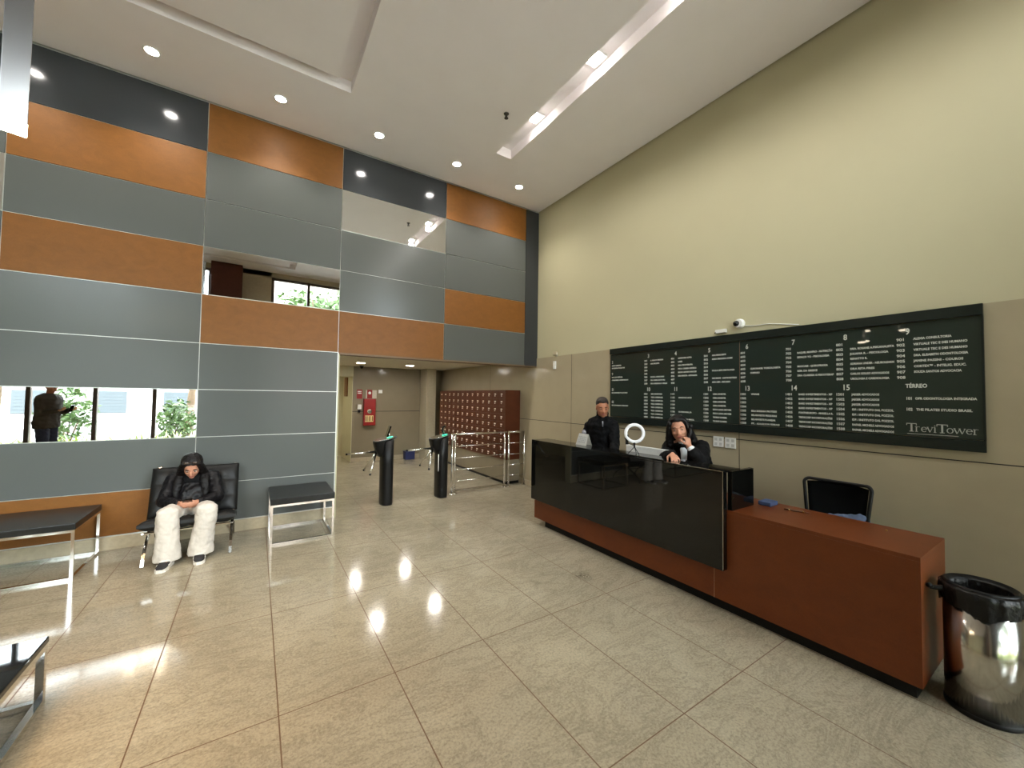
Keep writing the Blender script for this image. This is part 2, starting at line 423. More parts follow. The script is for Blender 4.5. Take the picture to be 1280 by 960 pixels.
# ------------------------------------------------------------------ outside, through the glass
struct('ground', bx(-40, 25, -45, YF-.3, -.12, -.04), mat('pavement', srgb(186, 182, 174), .8, vary=.1))
struct('ground_street', bx(-40, 25, -19, -12.5, -.04, -.02), mat('asphalt', srgb(88, 88, 90), .85, vary=.1))
M_bld = mat('pale_render', srgb(176, 176, 172), .8, vary=.03)
def building(x0, x1, y, h, lab, mm, wn):
    b = thing('building', lab, 'building', ((x0+x1)/2, y-3, 0))
    obj('wall', bx(x0, x1, y-6, y, 0, h), mm, b)
    nx = max(2, int((x1-x0)/2.2))
    for i in range(nx):
        for j in range(int(h/3)):
            xx = x0+(x1-x0)*(i+.5)/nx; zz = 1.0+j*3
            bm = B(); box(bm, xx-.65, xx+.65, y, y+.05, zz-.6, zz+.6)
            for k in range(7): box(bm, xx-.6, xx+.6, y+.05, y+.07, zz-.55+k*.17, zz-.47+k*.17)
            obj('window', bm, wn, b)
    obj('roof', bx(x0-.2, x1+.2, y-6.2, y+.3, h, h+.3), mm, b)
M_shut = mat('grey_shutter', srgb(70, 76, 80), .9)
building(-15, -6.5, -24, 7, 'white two storey building across the street with louvred windows', M_bld, M_shut)
building(-6, 3, -25, 10, 'pale tall block across the street behind the trees', mat('pinkish_render', srgb(166, 150, 142), .8), M_shut)
building(-26, -16, -24, 9, 'beige block across the street far from the tall block', mat('beige_render', srgb(160, 152, 136), .8), M_shut)
M_leaf = mat('green_leaf', srgb(58, 84, 34), .55, vary=.35, scale=2)
M_bark = mat('bark', srgb(96, 78, 60), .9, vary=.2, scale=20)
def leaves(bm, c, r, n, s):
    c = V(c)
    for _ in range(n):
        d = V((random.gauss(0, 1), random.gauss(0, 1), random.gauss(0, 1))).normalized()*(random.random()**.4)
        p = c + V((d.x*r[0], d.y*r[1], d.z*r[2]))
        q = Quaternion((random.gauss(0, 1), random.gauss(0, 1), random.gauss(0, 1), random.gauss(0, 1))).normalized()
        L = s*random.uniform(.7, 1.3)
        pts = [q @ V(v) for v in ((-L, 0, 0), (0, L*.4, L*.08), (L, 0, 0), (0, -L*.4, L*.08))]
        bm.faces.new([bm.verts.new(p+v) for v in pts])
def tree(x, y, h, r, lab):
    t = thing('street_tree', lab, 'tree', (x, y, 0), 'trees on the pavement outside')
    bm = B(); tube(bm, [(x, y, -.04), (x+.1, y, h*.35), (x, y+.05, h*.7)], [.16, .11, .05], 10)
    for a in (0, 2.1, 4.2): tube(bm, [(x, y, h*.5), (x+r*.6*math.cos(a), y+r*.6*math.sin(a), h*.8)], [.06, .02], 7)
    obj('trunk', bm, M_bark, t)
    bm = B()
    for k in range(7):
        a = k*.9; leaves(bm, (x+r*.5*math.cos(a), y+r*.5*math.sin(a), h*.72+.25*r*math.sin(k*2.)), (r*.6, r*.6, r*.5), 330, .13)
    obj('crown', bm, M_leaf, t)
tree(-9.9, -10.2, 4.6, 1.5, 'leafy street tree in front of the beige block')
tree(-6.25, -13.2, 5.2, 1.6, 'leafy street tree in front of the white building')
tree(-2.0, -11.6, 6.4, 1.7, 'tall leafy street tree in front of the pale tall block')
tree(-13.4, -11.2, 5.2, 1.6, 'leafy street tree farthest from the entrance')
def shrub(x, y, r, lab):
    t = thing('street_shrub', lab, 'shrub', (x, y, -.04))
    bm = B(); 
    for a in (0, 1.6, 3.1, 4.7): tube(bm, [(x, y, -.04), (x+r*.3*math.cos(a), y+r*.3*math.sin(a), r*1.1)], [.03, .012], 7)
    obj('stem', bm, M_bark, t)
    bm = B(); leaves(bm, (x, y, r*1.25), (r*.8, r*.8, r*1.1), 520, .10); obj('foliage', bm, M_leaf, t)
shrub(-8.35, -9.6, .75, 'rounded green shrub on the pavement nearest the column of the entrance')
shrub(-10.3, -9.2, .95, 'large green shrub on the pavement at the far end of the entrance windows')
shrub(-6.15, -9.9, .6, 'small green shrub on the pavement outside the middle of the windows')
bm = B()
for i in range(110):
    x = -9.6+i*.088; 
    if -5.3 < x < -3.8: continue
    for k in range(7):
        a = random.uniform(0, 2*PI); hh = random.uniform(.3, .62); w = .02
        p = V((x, -7.75+random.uniform(-.15, .15), 0)); d = V((math.cos(a), math.sin(a), 0)); s = V((-d.y, d.x, 0))*w
        a0, a1, a2 = p, p+d*.12+V((0, 0, hh*.7)), p+d*.3+V((0, 0, hh))
        v = [bm.verts.new(q) for q in (a0-s, a0+s, a1+s, a1-s, a2)]
        bm.faces.new((v[0], v[1], v[2], v[3])); bm.faces.new((v[3], v[2], v[4]))
tag(obj('border_plants', bm, mat('striped_leaf', srgb(160, 176, 96), .5, vary=.4, scale=8)), 'yellow green strappy plants growing outside along the glass', 'plants', kind='stuff')

# ------------------------------------------------------------------ lamps
def downlight(loc, label, group, watt, r=.05, cone=118, warm=(1, .93, .84)):
    t = thing('ceiling_downlight', label, 'downlight', loc, group); x, y, z = loc
    bm = B(); lathe(bm, [(r+.018, 0), (r+.018, -.006), (r+.002, -.006), (r+.002, 0)], loc, 28, cap=False)
    obj('trim_ring', bm, M_white, t)
    bm = B(); lathe(bm, [(r, -.0005), (r, -.003)], loc, 28); obj('lamp_face', bm, M_lamp, t)
    l = add_light('lamp', 'SPOT', (x, y, z-.02), watt, warm, (0, 0, 0), spot_size=math.radians(cone), spot_blend=.75, shadow_soft_size=r*.8)
    return t
names_dl = {-5.11: 'round downlight close to the panelled wall, nearest the left edge of the photo', -4.029: 'round downlight close to the panelled wall, second from the left of the photo',
            -2.948: 'round downlight in the middle of the row along the panelled wall', -1.865: 'round downlight in the row along the panelled wall, second from the corner',
            -.79: 'round downlight nearest the corner of the beige wall', -6.19: 'round downlight above the long black bench beyond the photo edge'}
for x, lb in names_dl.items(): downlight((x, -.52, H), lb, 'downlights along the panelled wall', DL_W)
for x, y, lb in ((-2.33, 1.37, 'low downlight just past the opening on the left side'), (-1.27, 1.37, 'low downlight just past the opening on the mailbox side'),
                 (-2.33, 3.1, 'low downlight before the fire cabinet wall on the left side'), (-1.27, 3.1, 'low downlight before the fire cabinet wall on the mailbox side')):
    downlight((x, y, 2.27), lb, 'downlights of the low lobby', LOW_W, .085, 150, (1, .95, .84))
add_light('lobby_fill_lamp', 'AREA', (-3.9, 4.7, 2.25), 12, (1, .92, .76), (0, 0, 0), shape='RECTANGLE', size=1.2, size_y=.6)
for i, y in enumerate((-1.77, -2.78, -3.79, -4.8, -5.8)):
    lb = ['trough lamp nearest the panelled wall', 'second trough lamp from the panelled wall', 'third trough lamp from the panelled wall', 'trough lamp above the desk end', 'trough lamp nearest the street windows'][i]
    t = thing('trough_lamp', 'bright ' + lb + ', in the ceiling trough', 'lamp', (-1.41, y, H+.13), 'lamps in the ceiling trough')
    bm = B(); box(bm, -1.50, -1.32, y-.09, y+.09, H+.105, H+.13, bev=.004); obj('housing', bm, M_white, t)
    bm = B(); lathe(bm, [(.055, 0), (.055, -.02), (.035, -.03)], (-1.41, y, H+.105), 24); obj('lamp_face', bm, M_lamp2, t)
    add_light('lamp', 'SPOT', (-1.41, y, H-.01), REC_W, (1, .96, .91), (0, 0, 0), spot_size=math.radians(165), spot_blend=.6, shadow_soft_size=.05)
def pendant(x, y, z, lab, wd=.085):
    t = thing('pendant_lamp', lab, 'pendant lamp', (x, y, z), 'pendant lamps over the low table'); w = wd/2; h = 1.25
    RZ = Matrix.Translation((x, y, z)) @ Matrix.Rotation(math.radians(19), 4, 'Z')
    bm = B(); box(bm, -w, w, -w, w, .026, h, bev=.002, M=RZ); obj('shade', bm, M_pend, t)
    bm = B(); box(bm, -w, w, -w, w, 0, .026, M=RZ); obj('lamp_face', bm, M_pendlamp, t)
    bm = B(); tube(bm, [(x, y, z+h), (x, y, H-.02)], .0025, 6); obj('cable', bm, M_chrome, t)
    bm = B(); lathe(bm, [(.04, 0), (.04, -.02)], (x, y, H), 20); obj('canopy', bm, M_chrome, t)
    add_light('lamp', 'AREA', (x, y, z-.01), PEND_W, (1, .66, .36), (0, 0, 0), shape='SQUARE', size=wd, spread=math.radians(130))
pendant(-5.021, -3.13, 2.655, 'chrome pendant lamp with a glowing base at the top left corner', .074)
pendant(-5.36, -3.10, 2.90, 'chrome pendant lamp hung behind the nearest one')
pendant(-5.30, -3.62, 2.84, 'chrome pendant lamp hung nearest the street windows')
pendant(-5.62, -3.55, 2.96, 'chrome pendant lamp hung highest over the low table')
pendant(-5.70, -3.0, 2.75, 'chrome pendant lamp hung farthest left over the low table')
t = thing('sprinkler', 'small dark fire sprinkler hanging from the ceiling beside the trough', 'sprinkler', (-1.812, -1.756, H))
bm = B(); lathe(bm, [(.03, 0), (.03, -.006), (.012, -.012), (.010, -.05)], (-1.812, -1.756, H), 18); obj('body', bm, mat('dark_bronze', (.05, .04, .03), .4, .6), t)
bm = B(); lathe(bm, [(.022, -.052), (.024, -.056)], (-1.812, -1.756, H), 18)
for s in (-1, 1): tube(bm, [(-1.812+s*.010, -1.756, H-.03), (-1.812+s*.018, -1.756, H-.055)], .003, 6)
obj('deflector', bm, mat('dark_bronze', None), t)
# ------------------------------------------------------------------ reception desk
t = thing('reception_desk', 'long reception desk of reddish veneer with a raised black gloss counter front', 'desk', (-.95, -3.25, 0))
FX, DY0, DY1 = -1.165, -4.98, -1.53
obj('plinth', bx(FX+.04, -.62, DY0+.03, DY1-.17, 0, .08), M_kick, t)
bm = B()
box(bm, FX, FX+.03, DY0, -3.857, .08, .745); box(bm, FX, FX+.03, -3.853, DY1, .08, .36)
box(bm, FX+.03, -.60, DY0, DY0+.03, .08, .745); box(bm, FX+.03, -.60, DY1-.03, DY1, .08, .745)
obj('front_panel', bm, M_desk, t)
obj('worktop', bx(FX, -.60, DY0, DY1, .745, .768, bev=.0015), M_desk, t)
bm = B(); box(bm, -1.222, FX-.001, -3.955, DY1-.0, .325, 1.047, bev=.002); obj('counter_front', bm, M_blackgloss, t, 'black gloss glass front of the counter')
bm = B(); box(bm, -1.222, -.965, -3.955, DY1, 1.048, 1.062, bev=.002); obj('counter_top', bm, M_blackgloss, t, 'narrow black gloss ledge')
bm = B(); box(bm, -1.160, -.835, -3.99, -3.957, .768, 1.06, bev=.002); obj('counter_end', bm, M_blackgloss, t)
bm = B(); box(bm, -1.160, -.86, DY1-.03, DY1, .768, 1.046); obj('counter_end', bm, M_blackgloss, t)
bm = B(); box(bm, FX-.0008, FX+.001, -3.8562, -3.8538, .08, .33); obj('joint', bm, mat('pale_joint', srgb(170, 130, 100), .6), t)
bm = B(); box(bm, -1.2236, -1.2205, -3.9564, -3.9535, .335, 1.062); box(bm, -1.2236, -1.2215, -3.95, -3.45, 1.0595, 1.0625); obj('edge_strip', bm, M_chrome, t)

t = thing('ring_light', 'white ring light on a small black tripod standing on the black counter', 'ring light', (-1.09, -3.03, 1.062))
c = V((-1.09, -3.03, 1.262)); dv = V((CAM.x-c.x, CAM.y-c.y, 0)).normalized(); sv = V((-dv.y, dv.x, 0))
bm = B(); R = []
for k in range(40):
    a = 2*PI*k/40; q = c + (sv*math.cos(a) + V((0, 0, 1))*math.sin(a))*.082; o_ = (q-c).normalized()
    R.append([q + (o_*math.cos(b)*.0155 + dv*math.sin(b)*.009) for b in [2*PI*i/10 for i in range(10)]])
vr = [[bm.verts.new(p) for p in r] for r in R]
for i in range(40):
    for j in range(10):
        f = bm.faces.new((vr[i][j], vr[i][(j+1) % 10], vr[(i+1) % 40][(j+1) % 10], vr[(i+1) % 40][j])); f.smooth = True
obj('ring', bm, mat('white_ring_diffuser', (.85, .85, .88), .4), t)
bm = B(); tube(bm, [c-V((0, 0, .095)), c-V((0, 0, .135))], .008, 10); ellipsoid(bm, c-V((0, 0, .098)), (.013, .013, .013))
obj('stem', bm, M_blackplastic, t)
for a in (.4, 2.5, 4.6):
    bm = B(); p0 = c-V((0, 0, .13)); p1 = V((c.x+.06*math.cos(a), c.y+.06*math.sin(a), 1.067)); tube(bm, [p0, p1], .0035, 8); obj('leg', bm, M_blackplastic, t)
bm = B(); tube(bm, [c-V((0, 0, .12)), c-V((0, 0, .1))+sv*-.055, c-V((0, 0, .045))+sv*-.095], .003, 8)
q = c-V((0, 0, .06))+sv*-.07
bar(bm, q-V((0, 0, .05)), q+V((0, 0, .045)), .028, .012, up=dv); obj('phone_clamp', bm, M_blackplastic, t)

t = thing('monitor', 'white backed computer monitor standing behind the black counter', 'monitor', (-.80, -3.0, .768))
bm = B(); box(bm, -.865, -.84, -3.265, -2.735, .80, 1.112, bev=.006); obj('screen_housing', bm, M_white, t)
bm = B(); box(bm, -.84, -.82, -3.04, -2.96, .79, .95, bev=.004); box(bm, -.87, -.74, -3.1, -2.9, .768, .782, bev=.003); obj('stand', bm, M_white, t)
bm = bx(-.8398, -.8385, -3.255, -2.745, .82, 1.10); obj('screen', bm, M_blackgloss, t)

t = thing('desk_calendar', 'white tent shaped desk calendar at the left of the black counter', 'calendar', (-1.03, -2.26, 1.062))
bm = B(); cy = -2.27
for sg, x in ((1, -1.075), (-1, -.985)):
    v = [bm.verts.new(p) for p in ((x, cy-.085, 1.063), (x, cy+.085, 1.063), (-1.03+.002*-sg, cy+.075, 1.19), (-1.03+.002*-sg, cy-.075, 1.19))]; bm.faces.new(v)
r = bmesh.ops.solidify(bm, geom=bm.faces[:], thickness=.003)
obj('sheet', bm, M_white, t)
bm = B()
for i in range(6):
    z = 1.09+i*.013; x = -1.075+(z-1.063)*.33-.0032
    for k in range(6): box(bm, x, x+.001, cy-.055+k*.02, cy-.045+k*.02, z, z+.004)
obj('printed_dates', bm, mat('grey_print', srgb(120, 130, 140), .7), t)

t = thing('pen', 'brown and gold pen lying on the low reddish desk top', 'pen', (-.75, -4.25, .768))
bm = B(); tube(bm, [(-.775, -4.18, .775), (-.74, -4.31, .775), (-.735, -4.33, .775)], [.006, .006, .002], 10); obj('barrel', bm, mat('brown_barrel', srgb(96, 58, 36), .35), t)
for a_, b_ in (((-.768, -4.205, .775), (-.766, -4.213, .775)), ((-.745, -4.29, .775), (-.743, -4.298, .775))):
    bm = B(); tube(bm, [a_, b_], .0066, 10); obj('gold_band', bm, mat('gold', (.8, .55, .2), .25, 1.), t)
bm = B(); lathe(bm, [(.006, 0), (.006, .004), (.003, .006)], (-.73, -4.745, .768), 14)
tag(obj('screw_cap', bm, mat('gold', None)), 'tiny gold cap on the low desk top near its free end', 'cap')
bm = B(); box(bm, -.79, -.66, -4.09, -4.0, .7685, .80, bev=.006)
o = tag(obj('notebook', bm, mat('slate_blue_cover', srgb(58, 74, 108), .6)), 'blue notebook beside the black counter end on the low desk top', 'notebook')
def cloth(bm, x0, x1, y0, y1, z, amp, n=18):
    g = [[bm.verts.new((x0+(x1-x0)*i/n, y0+(y1-y0)*j/n, z+amp*noise.noise(V((i*.5, j*.5, z*9)))+.3*amp*noise.noise(V((i*1.3, j*1.3, 3))))) for j in range(n+1)] for i in range(n+1)]
    for i in range(n):
        for j in range(n):
            f = bm.faces.new((g[i][j], g[i+1][j], g[i+1][j+1], g[i][j+1])); f.smooth = True
    bmesh.ops.solidify(bm, geom=bm.faces[:], thickness=.006)

# office chair behind the desk
OC = (-.31, -4.35, 0)
t = thing('office_chair', 'black mesh back office chair behind the low end of the desk', 'chair', OC)
def chairback(inner):
    bm = B(); cx = OC[0]; W2, z0, z1 = .205, .63, .955
    pts = []
    for (sx, sz, px_, pz_) in ((1, 1, W2-.02, z1-.03), (-1, 1, -W2+.02, z1-.03), (-1, -1, -W2+.045, z0+.03), (1, -1, W2-.045, z0+.03)):
        for k in range(6):
            a = {(1, 1): 0, (-1, 1): PI/2, (-1, -1): PI, (1, -1): 1.5*PI}[(sx, sz)] + k*PI/10
            yy = px_+.03*math.cos(a); zz = pz_+.03*math.sin(a)
            zz += .015*(1-(yy/W2)**2)*(1 if sz > 0 else 0)
            pts.append(V((cx+.05*(yy/W2)**2*-1+.06+(zz-.8)*.12, OC[1]+yy, zz)))
    return pts
P = chairback(0)
bm = B(); tube(bm, P+[P[0], P[1]], .013, 10, cap=False); obj('back_frame', bm, M_blackplastic, t)
bm = B(); Tn = 12; g_ = []
for j in range(Tn+1):
    row = []
    for i in range(Tn+1):
        zz = .66+(.935-.66)*j/Tn; hw = .176+.022*j/Tn; yy = -hw+2*hw*i/Tn
        row.append(bm.verts.new((OC[0]-.05*(yy/.205)**2+.06+(zz-.8)*.12, OC[1]+yy, zz+.012*(1-(yy/.2)**2)*(j/Tn))))
    g_.append(row)
for j in range(Tn):
    for i in range(Tn): bm.faces.new((g_[j][i], g_[j][i+1], g_[j+1][i+1], g_[j+1][i])).smooth = True
bmesh.ops.solidify(bm, geom=bm.faces[:], thickness=.006)
obj('mesh_back', bm, mat('black_mesh_fabric', (.010, .011, .011), .9, vary=.3, scale=300, spec=.1), t)
bm = B(); box(bm, OC[0]-.27, OC[0]+.14, OC[1]-.22, OC[1]+.22, .43, .50, bev=.03); obj('seat', bm, M_jacket, t)
bm = B(); tube(bm, [(OC[0]+.10, OC[1], .66), (OC[0]+.12, OC[1], .5), (OC[0], OC[1], .42)], .02, 10); obj('back_support', bm, M_blackplastic, t)
bm = B(); tube(bm, [(OC[0]-.06, OC[1], .43), (OC[0]-.06, OC[1], .08)], .025, 14); obj('gas_lift', bm, M_chrome, t)
for k in range(5):
    a = k*2*PI/5; e = V((OC[0]-.04+.22*math.cos(a), OC[1]+.25*math.sin(a), .07))
    bm = B(); limb(bm, (OC[0]-.06, OC[1], .09), e, .022, .014); f_ = obj('foot', bm, M_blackplastic, t)
    bm = B(); lathe(bm, [(.026, -.012), (.026, .012)], (e.x, e.y, .027), 16, ax=(V((1, 0, 0)), V((0, 0, 1)), V((0, 1, 0)))); obj('caster', bm, M_blackplastic, f_)
bm = B(); cloth(bm, OC[0]-.15, OC[0]+.06, OC[1]-.20, OC[1]+.06, .715, .05)
bmesh.ops.transform(bm, matrix=Matrix.Translation((0, 0, 0)), verts=bm.verts[:])
bm2 = B()
for k in range(5):
    y = OC[1]-.17+k*.045; tube(bm2, [(OC[0]-.1, y, .51), (OC[0]-.09+.02*math.sin(k), y, .64), (OC[0]-.03, y+.01, .735-.012*k), (OC[0]+.04, y, .70-.01*k), (OC[0]+.06, y, .55)], .03, 10)
bm.free()
tag(obj('folded_garment', remesh(bm2, .008, 4, 'folded_garment', (.006, 30)), mat('blue_grey_cloth', srgb(92, 108, 138), .9, vary=.15)), 'blue grey garment piled on the office chair behind the desk', 'garment')

# bin
BC = V((-.945, -5.16, 0))
t = thing('waste_bin', 'round polished steel waste bin with a black bag folded over its rim', 'bin', BC)
bm = B(); lathe(bm, [(.137, .02), (.137, .58)], BC, 48); obj('body', bm, M_steel, t)
bm = B(); lathe(bm, [(.139, 0), (.141, .006), (.141, .02), (.137, .024)], BC, 48); obj('base_ring', bm, M_blackplastic, t)
bm = B()
prof = [(.118, .50), (.122, .60), (.128, .632), (.140, .640), (.151, .630), (.154, .60), (.150, .572), (.147, .53)]
n = 96; RR = []
for (r, z) in prof:
    R_ = []
    for k in range(n):
        a = 2*PI*k/n; w = .0035*math.sin(a*31+z*60)*(1 if z < .61 else .3)+.003*math.sin(a*17)
        zz = z + (.016*math.sin(a*3+1)+.008*math.sin(a*7))*(1 if (z < .56 and r > .13) else 0)
        R_.append(BC+V(((r+w)*math.cos(a), (r+w)*math.sin(a), zz)))
    RR.append(R_)
rings(bm, RR, cap=False)
lathe(bm, [(.001, .44), (.10, .45), (.121, .52)], BC, 40, cap=False)
obj('bin_bag', bm, M_blackbag, t)
bm = B(); q = BC+V((-.09, .128, .60)); limb(bm, q, q+V((-.02, .035, -.005)), .016, .010); limb(bm, q+V((-.02, .03, 0)), q+V((-.05, .035, .012)), .008, .014)
obj('bag_knot', bm, M_blackbag, t)
bm = B(); lathe(bm, [(.112, .628), (.128, .650), (.138, .640), (.130, .622)], BC, 48, cap=False); obj('rim_ring', bm, M_blackplastic, t)

# ------------------------------------------------------------------ directory board and wall fittings
t = thing('directory_board', 'long dark green glass office directory board with white lettering on the right wall', 'sign board', (-.014, -3.42, 1.265))
BY0, BY1 = -5.092, -1.745
bm = B()
for a, b in ((BY0+.012, -3.49), (-3.487, BY1-.0)): box(bm, -.034, -.0155, a, b, 1.35, 2.20)
obj('glass_panel', bm, M_boardglass, t)
bm = B(); box(bm, -.05, -.0155, BY0, BY1, 2.205, 2.282, bev=.002); box(bm, -.05, -.0155, BY0, BY1, 1.266, 1.345, bev=.002); box(bm, -.04, -.0155, BY0, BY0+.011, 1.345, 2.205)
obj('rail', bm, M_boardrail, t)
obj('joint', bx(-.0345, -.034, -3.4895, -3.4875, 1.35, 2.20), mat('pale_joint', None), t)
colsY = {3: -2.379, 4: -2.761, 5: -3.170, 6: -3.561, 7: -3.967, 8: -4.347, 9: -4.722}
names = {
 3: (['R. MARCO FERREIRA', 'ANA PAULISTA', '', '', '', 'BAGUAL ASSESSORIAS', 'DRA. MARIA RUTH VIG', 'DRA. MARIANA S. VIEGAS'], ['BERG ENGENHARIA']+['TECH. GUERRA JR.']*6+['TECH. GUERRA JR.']),
 4: (['ASSESSORIA ALPHA', 'LARES', 'IARA PSICOTERAPIA', 'PSICO. CARMEN AZEVEDO', 'BRUNO AMORIM PARACLES', 'SARA MARCIA - ADVOGADA', '', ''], ['', 'IRMANDADE ARTES', '', '', '', 'PATRIMONIAL JIA', 'SALA', 'CONSULTORIO MENTAL']),
 5: (['ADA PENALVERTE', 'MARIA FERNANDA GOMES', '', '', 'PAULA LEITE PSICOLOGIA', '', 'NAI BRUNI - GASTROENTERO', 'ANA LIMA - RECURSO'], ['CIMA INVESTIR']*4+['DECA LIANA IMOVEIS']*2+['TAURUS GUARIBA']*2),
 6: (['', '', '', '', 'CLINI RANGEL TOXICOLOGISTA', 'COMPASSO', '', ''], ['VIVIANE', '', '', '', 'BELA BARBARA PROTESES', 'BELAINVESTE PESQUISAS', 'BELAINVESTE PLANEJAR', 'PPL - ADAGILSON FERRAGI']),
 7: (['', 'RAQUEL MANFRO - NUTRIÇÃO', 'ESPAÇO YG - PSICOLOGIA', '', 'MAXCASE - QUIROPRAXIA', 'REM. DA GREECE', 'DRA CLARISSA G PSICOTERAP', ''], ['BARD INVESTIMENTOS - XP']*4+['FONTNEUROPO - MARIELLA R.']+['TREVICORP INCORPORAÇÕES']*3),
 8: (['', 'DRA. ROSANE A.PSICANALISTA', 'JULIANA R. - PSICOLOGA', 'RENATTO R.', 'ADRIANA UNDER - NEUROLEARN', 'DRA RITA PIRES', 'CARLOS GOLGO ADVOGADOS', 'UROLOGIA E CARDIOLOGIA'], ['JAEGER ADVOCADOS']*3+['IDP. I INSTITUTO DAL POZZOL']*3+['RAFAEL MICHELE ADVOGADOS']*2),
 9: (['ALEXIA CONSULTORIA', 'VIRTUALE TEC E DES HUMANO', 'VIRTUALE TEC E DES HUMANO', 'DRA. ELISABETH ODONTOLOGIA', 'JANINE PASSINI - COUROS', 'CORTEX™ - INTELIG. EDUC.', 'SOUZA SANTOS ADVOCACIA', ''], []),
}
TX = -.0352
PT = .0414
def bt(s, size, y, z, sx=1, m=M_letter, off=.0005, width=None):
    o = text('lettering', s, size, (TX, y, z), t, m, sx=sx, off=off)
    if width:
        ys = [v.co.y for v in o.data.vertices]; k = width/(max(ys)-min(ys)); y0 = max(ys)
        for v in o.data.vertices: v.co.y = y0+(v.co.y-y0)*k
    return o
for k, cy in colsY.items():
    n0, n1 = names[k]
    for blk, (lst, zt, zh, fl_) in enumerate(((n0, 2.077, 2.135, k), (n1, 1.657, 1.714, k+7))):
        if not lst: continue
        h = str(fl_); bt(h, .066, cy+.014+.012*(len(h)-1), zh, .8, off=.001)
        nums = '\n'.join('%d%02d' % (fl_, i+1) for i in range(8))
        # multi-line text: first baseline at loc, then PT apart
        o = text('lettering', nums, .030, (TX, cy+.064+(.006 if fl_ > 9 else 0), zt+.0-.009), t, M_letter, sx=1.06 if fl_ < 10 else .98, off=.0006, line=PT/.030)
        for i, s in enumerate(lst):
            if s:
                bt(s, .0225, cy-.030-(.007 if fl_ > 9 else 0), zt-i*PT, off=.0008, width=min(len(s)*.0108, (.268 if blk == 0 else .252)-(.01 if k in (3, 4, 5) else 0)))
for s, sz, z in (('2', .06, 2.094), ('9', .06, 1.93), ('S1', .06, 1.715), ('S2', .06, 1.545)):
    bt(s, sz*.8, -1.775, z, .8)
for s, z in (('GRUPO GERENCIA', 2.045), ('BUILDING FACILITIES', 2.01), ('SALA DE VIVENCIA', 1.885), ('CONDOMINIO ADMINISTRACAO', 1.845), ('ESTACIONAMENTO ROTATIVO', 1.672), ('ESTACIONAMENTO PRIVATIVO', 1.50)):
    bt(s, .0215, -1.775, z, off=.0008, width=len(s)*.0118)
bt('TÉRREO', .040, -4.705, 1.722, off=.001, width=.115)
bt('101', .030, -4.705, 1.628, .8, off=.001); bt('OPR ODONTOLOGIA INTEGRADA', .0235, -4.756, 1.628, off=.0009, width=.30)
bt('102', .030, -4.705, 1.546, .8, off=.001); bt('THE PILATES STUDIO BRASIL', .0235, -4.760, 1.546, off=.0009, width=.275)
# serif wordmark: strokes built letter by letter
def word():
    bm = B(); X = [0.]
    y0, z0 = -4.706, 1.383
    def st(x, z, x2, z2, w):
        p = V((TX, y0-x, z0+z)); q = V((TX, y0-x2, z0+z2)); d = (q-p).normalized(); s = V((0, -d.z, d.y))*w/2
        vs = [bm.verts.new(v) for v in (p-s, p+s, q+s, q-s)]; bm.faces.new(vs)
    def arc(cx, cz, rx, rz, a0, a1, w, n=12):
        for i in range(n):
            a, b = math.radians(a0+(a1-a0)*i/n), math.radians(a0+(a1-a0)*(i+1)/n)
            st(cx+rx*math.cos(a), cz+rz*math.sin(a), cx+rx*math.cos(b), cz+rz*math.sin(b), w*(.45+.55*abs(math.cos((a+b)/2))))
    def T(x, h): st(x+.027, 0, x+.027, h, .010); st(x, h, x+.054, h, .005); st(x+.001, h, x+.001, h-.013, .004); st(x+.053, h, x+.053, h-.013, .004); st(x+.015, 0, x+.039, 0, .004)
    def r_(x): st(x+.007, 0, x+.007, .036, .006); st(x, 0, x+.015, 0, .003); st(x, .036, x+.008, .036, .003); arc(x+.018, .026, .010, .010, 150, 50, .005)
    def e_(x): arc(x+.015, .018, .013, .017, 5, 320, .006); st(x+.003, .020, x+.028, .020, .003)
    def v_(x): st(x+.002, .036, x+.015, 0, .006); st(x+.015, 0, x+.028, .036, .003); st(x-.002, .036, x+.008, .036, .003); st(x+.022, .036, x+.032, .036, .003)
    def i_(x): st(x+.007, 0, x+.007, .036, .006); st(x, 0, x+.014, 0, .003); st(x+.001, .036, x+.008, .036, .003); st(x+.007, .044, x+.007, .050, .006)
    def o_(x): arc(x+.017, .018, .014, .017, 0, 360, .006, 20)
    def w_(x): v_(x); v_(x+.024)
    T(0, .058); r_(.046); e_(.078); v_(.108); i_(.141); T(.157, .058); o_(.205); w_(.240); e_(.297); r_(.328)
    st(.004, -.018, .262, -.018, .0035)
    return bm
obj('wordmark', word(), M_letter2, t)

def plate(y, z, lab):
    t = thing('wall_plate', lab, 'socket plate', (-.014, y, z), 'white plates under the directory board')
    w = .055
    bm = B(); box(bm, -.024, -.0155, y-w, y+w, z-w, z+w, bev=.003); obj('cover', bm, M_white, t)
    bm = B()
    for i in (-1, 1):
        for j in (-1, 1): box(bm, -.0255, -.024, y+i*.025-.015, y+i*.025+.015, z+j*.025-.015, z+j*.025+.015)
    obj('outlet', bm, mat('pale_grey_plastic', srgb(190, 190, 186), .4), t)
plate(-3.258, 1.152, 'white square wall plate under the board, nearer the seated receptionist')
plate(-3.385, 1.150, 'white square wall plate under the board, nearer the office chair')
t = thing('security_camera', 'white dome camera fixed to the beige wall just above the directory board', 'camera', (0, -3.478, 2.385))
ax = (V((0, 1, 0)), V((0, 0, 1)), V((-1, 0, 0)))
bm = B(); lathe(bm, [(.050, 0), (.050, .012), (.046, .035), (.040, .048)], (0, -3.478, 2.385), 28, ax=ax); obj('base', bm, M_white, t)
bm = B(); ellipsoid(bm, (-.045, -3.462, 2.385), (.034, .03, .03)); obj('lens_dome', bm, M_blackgloss, t)
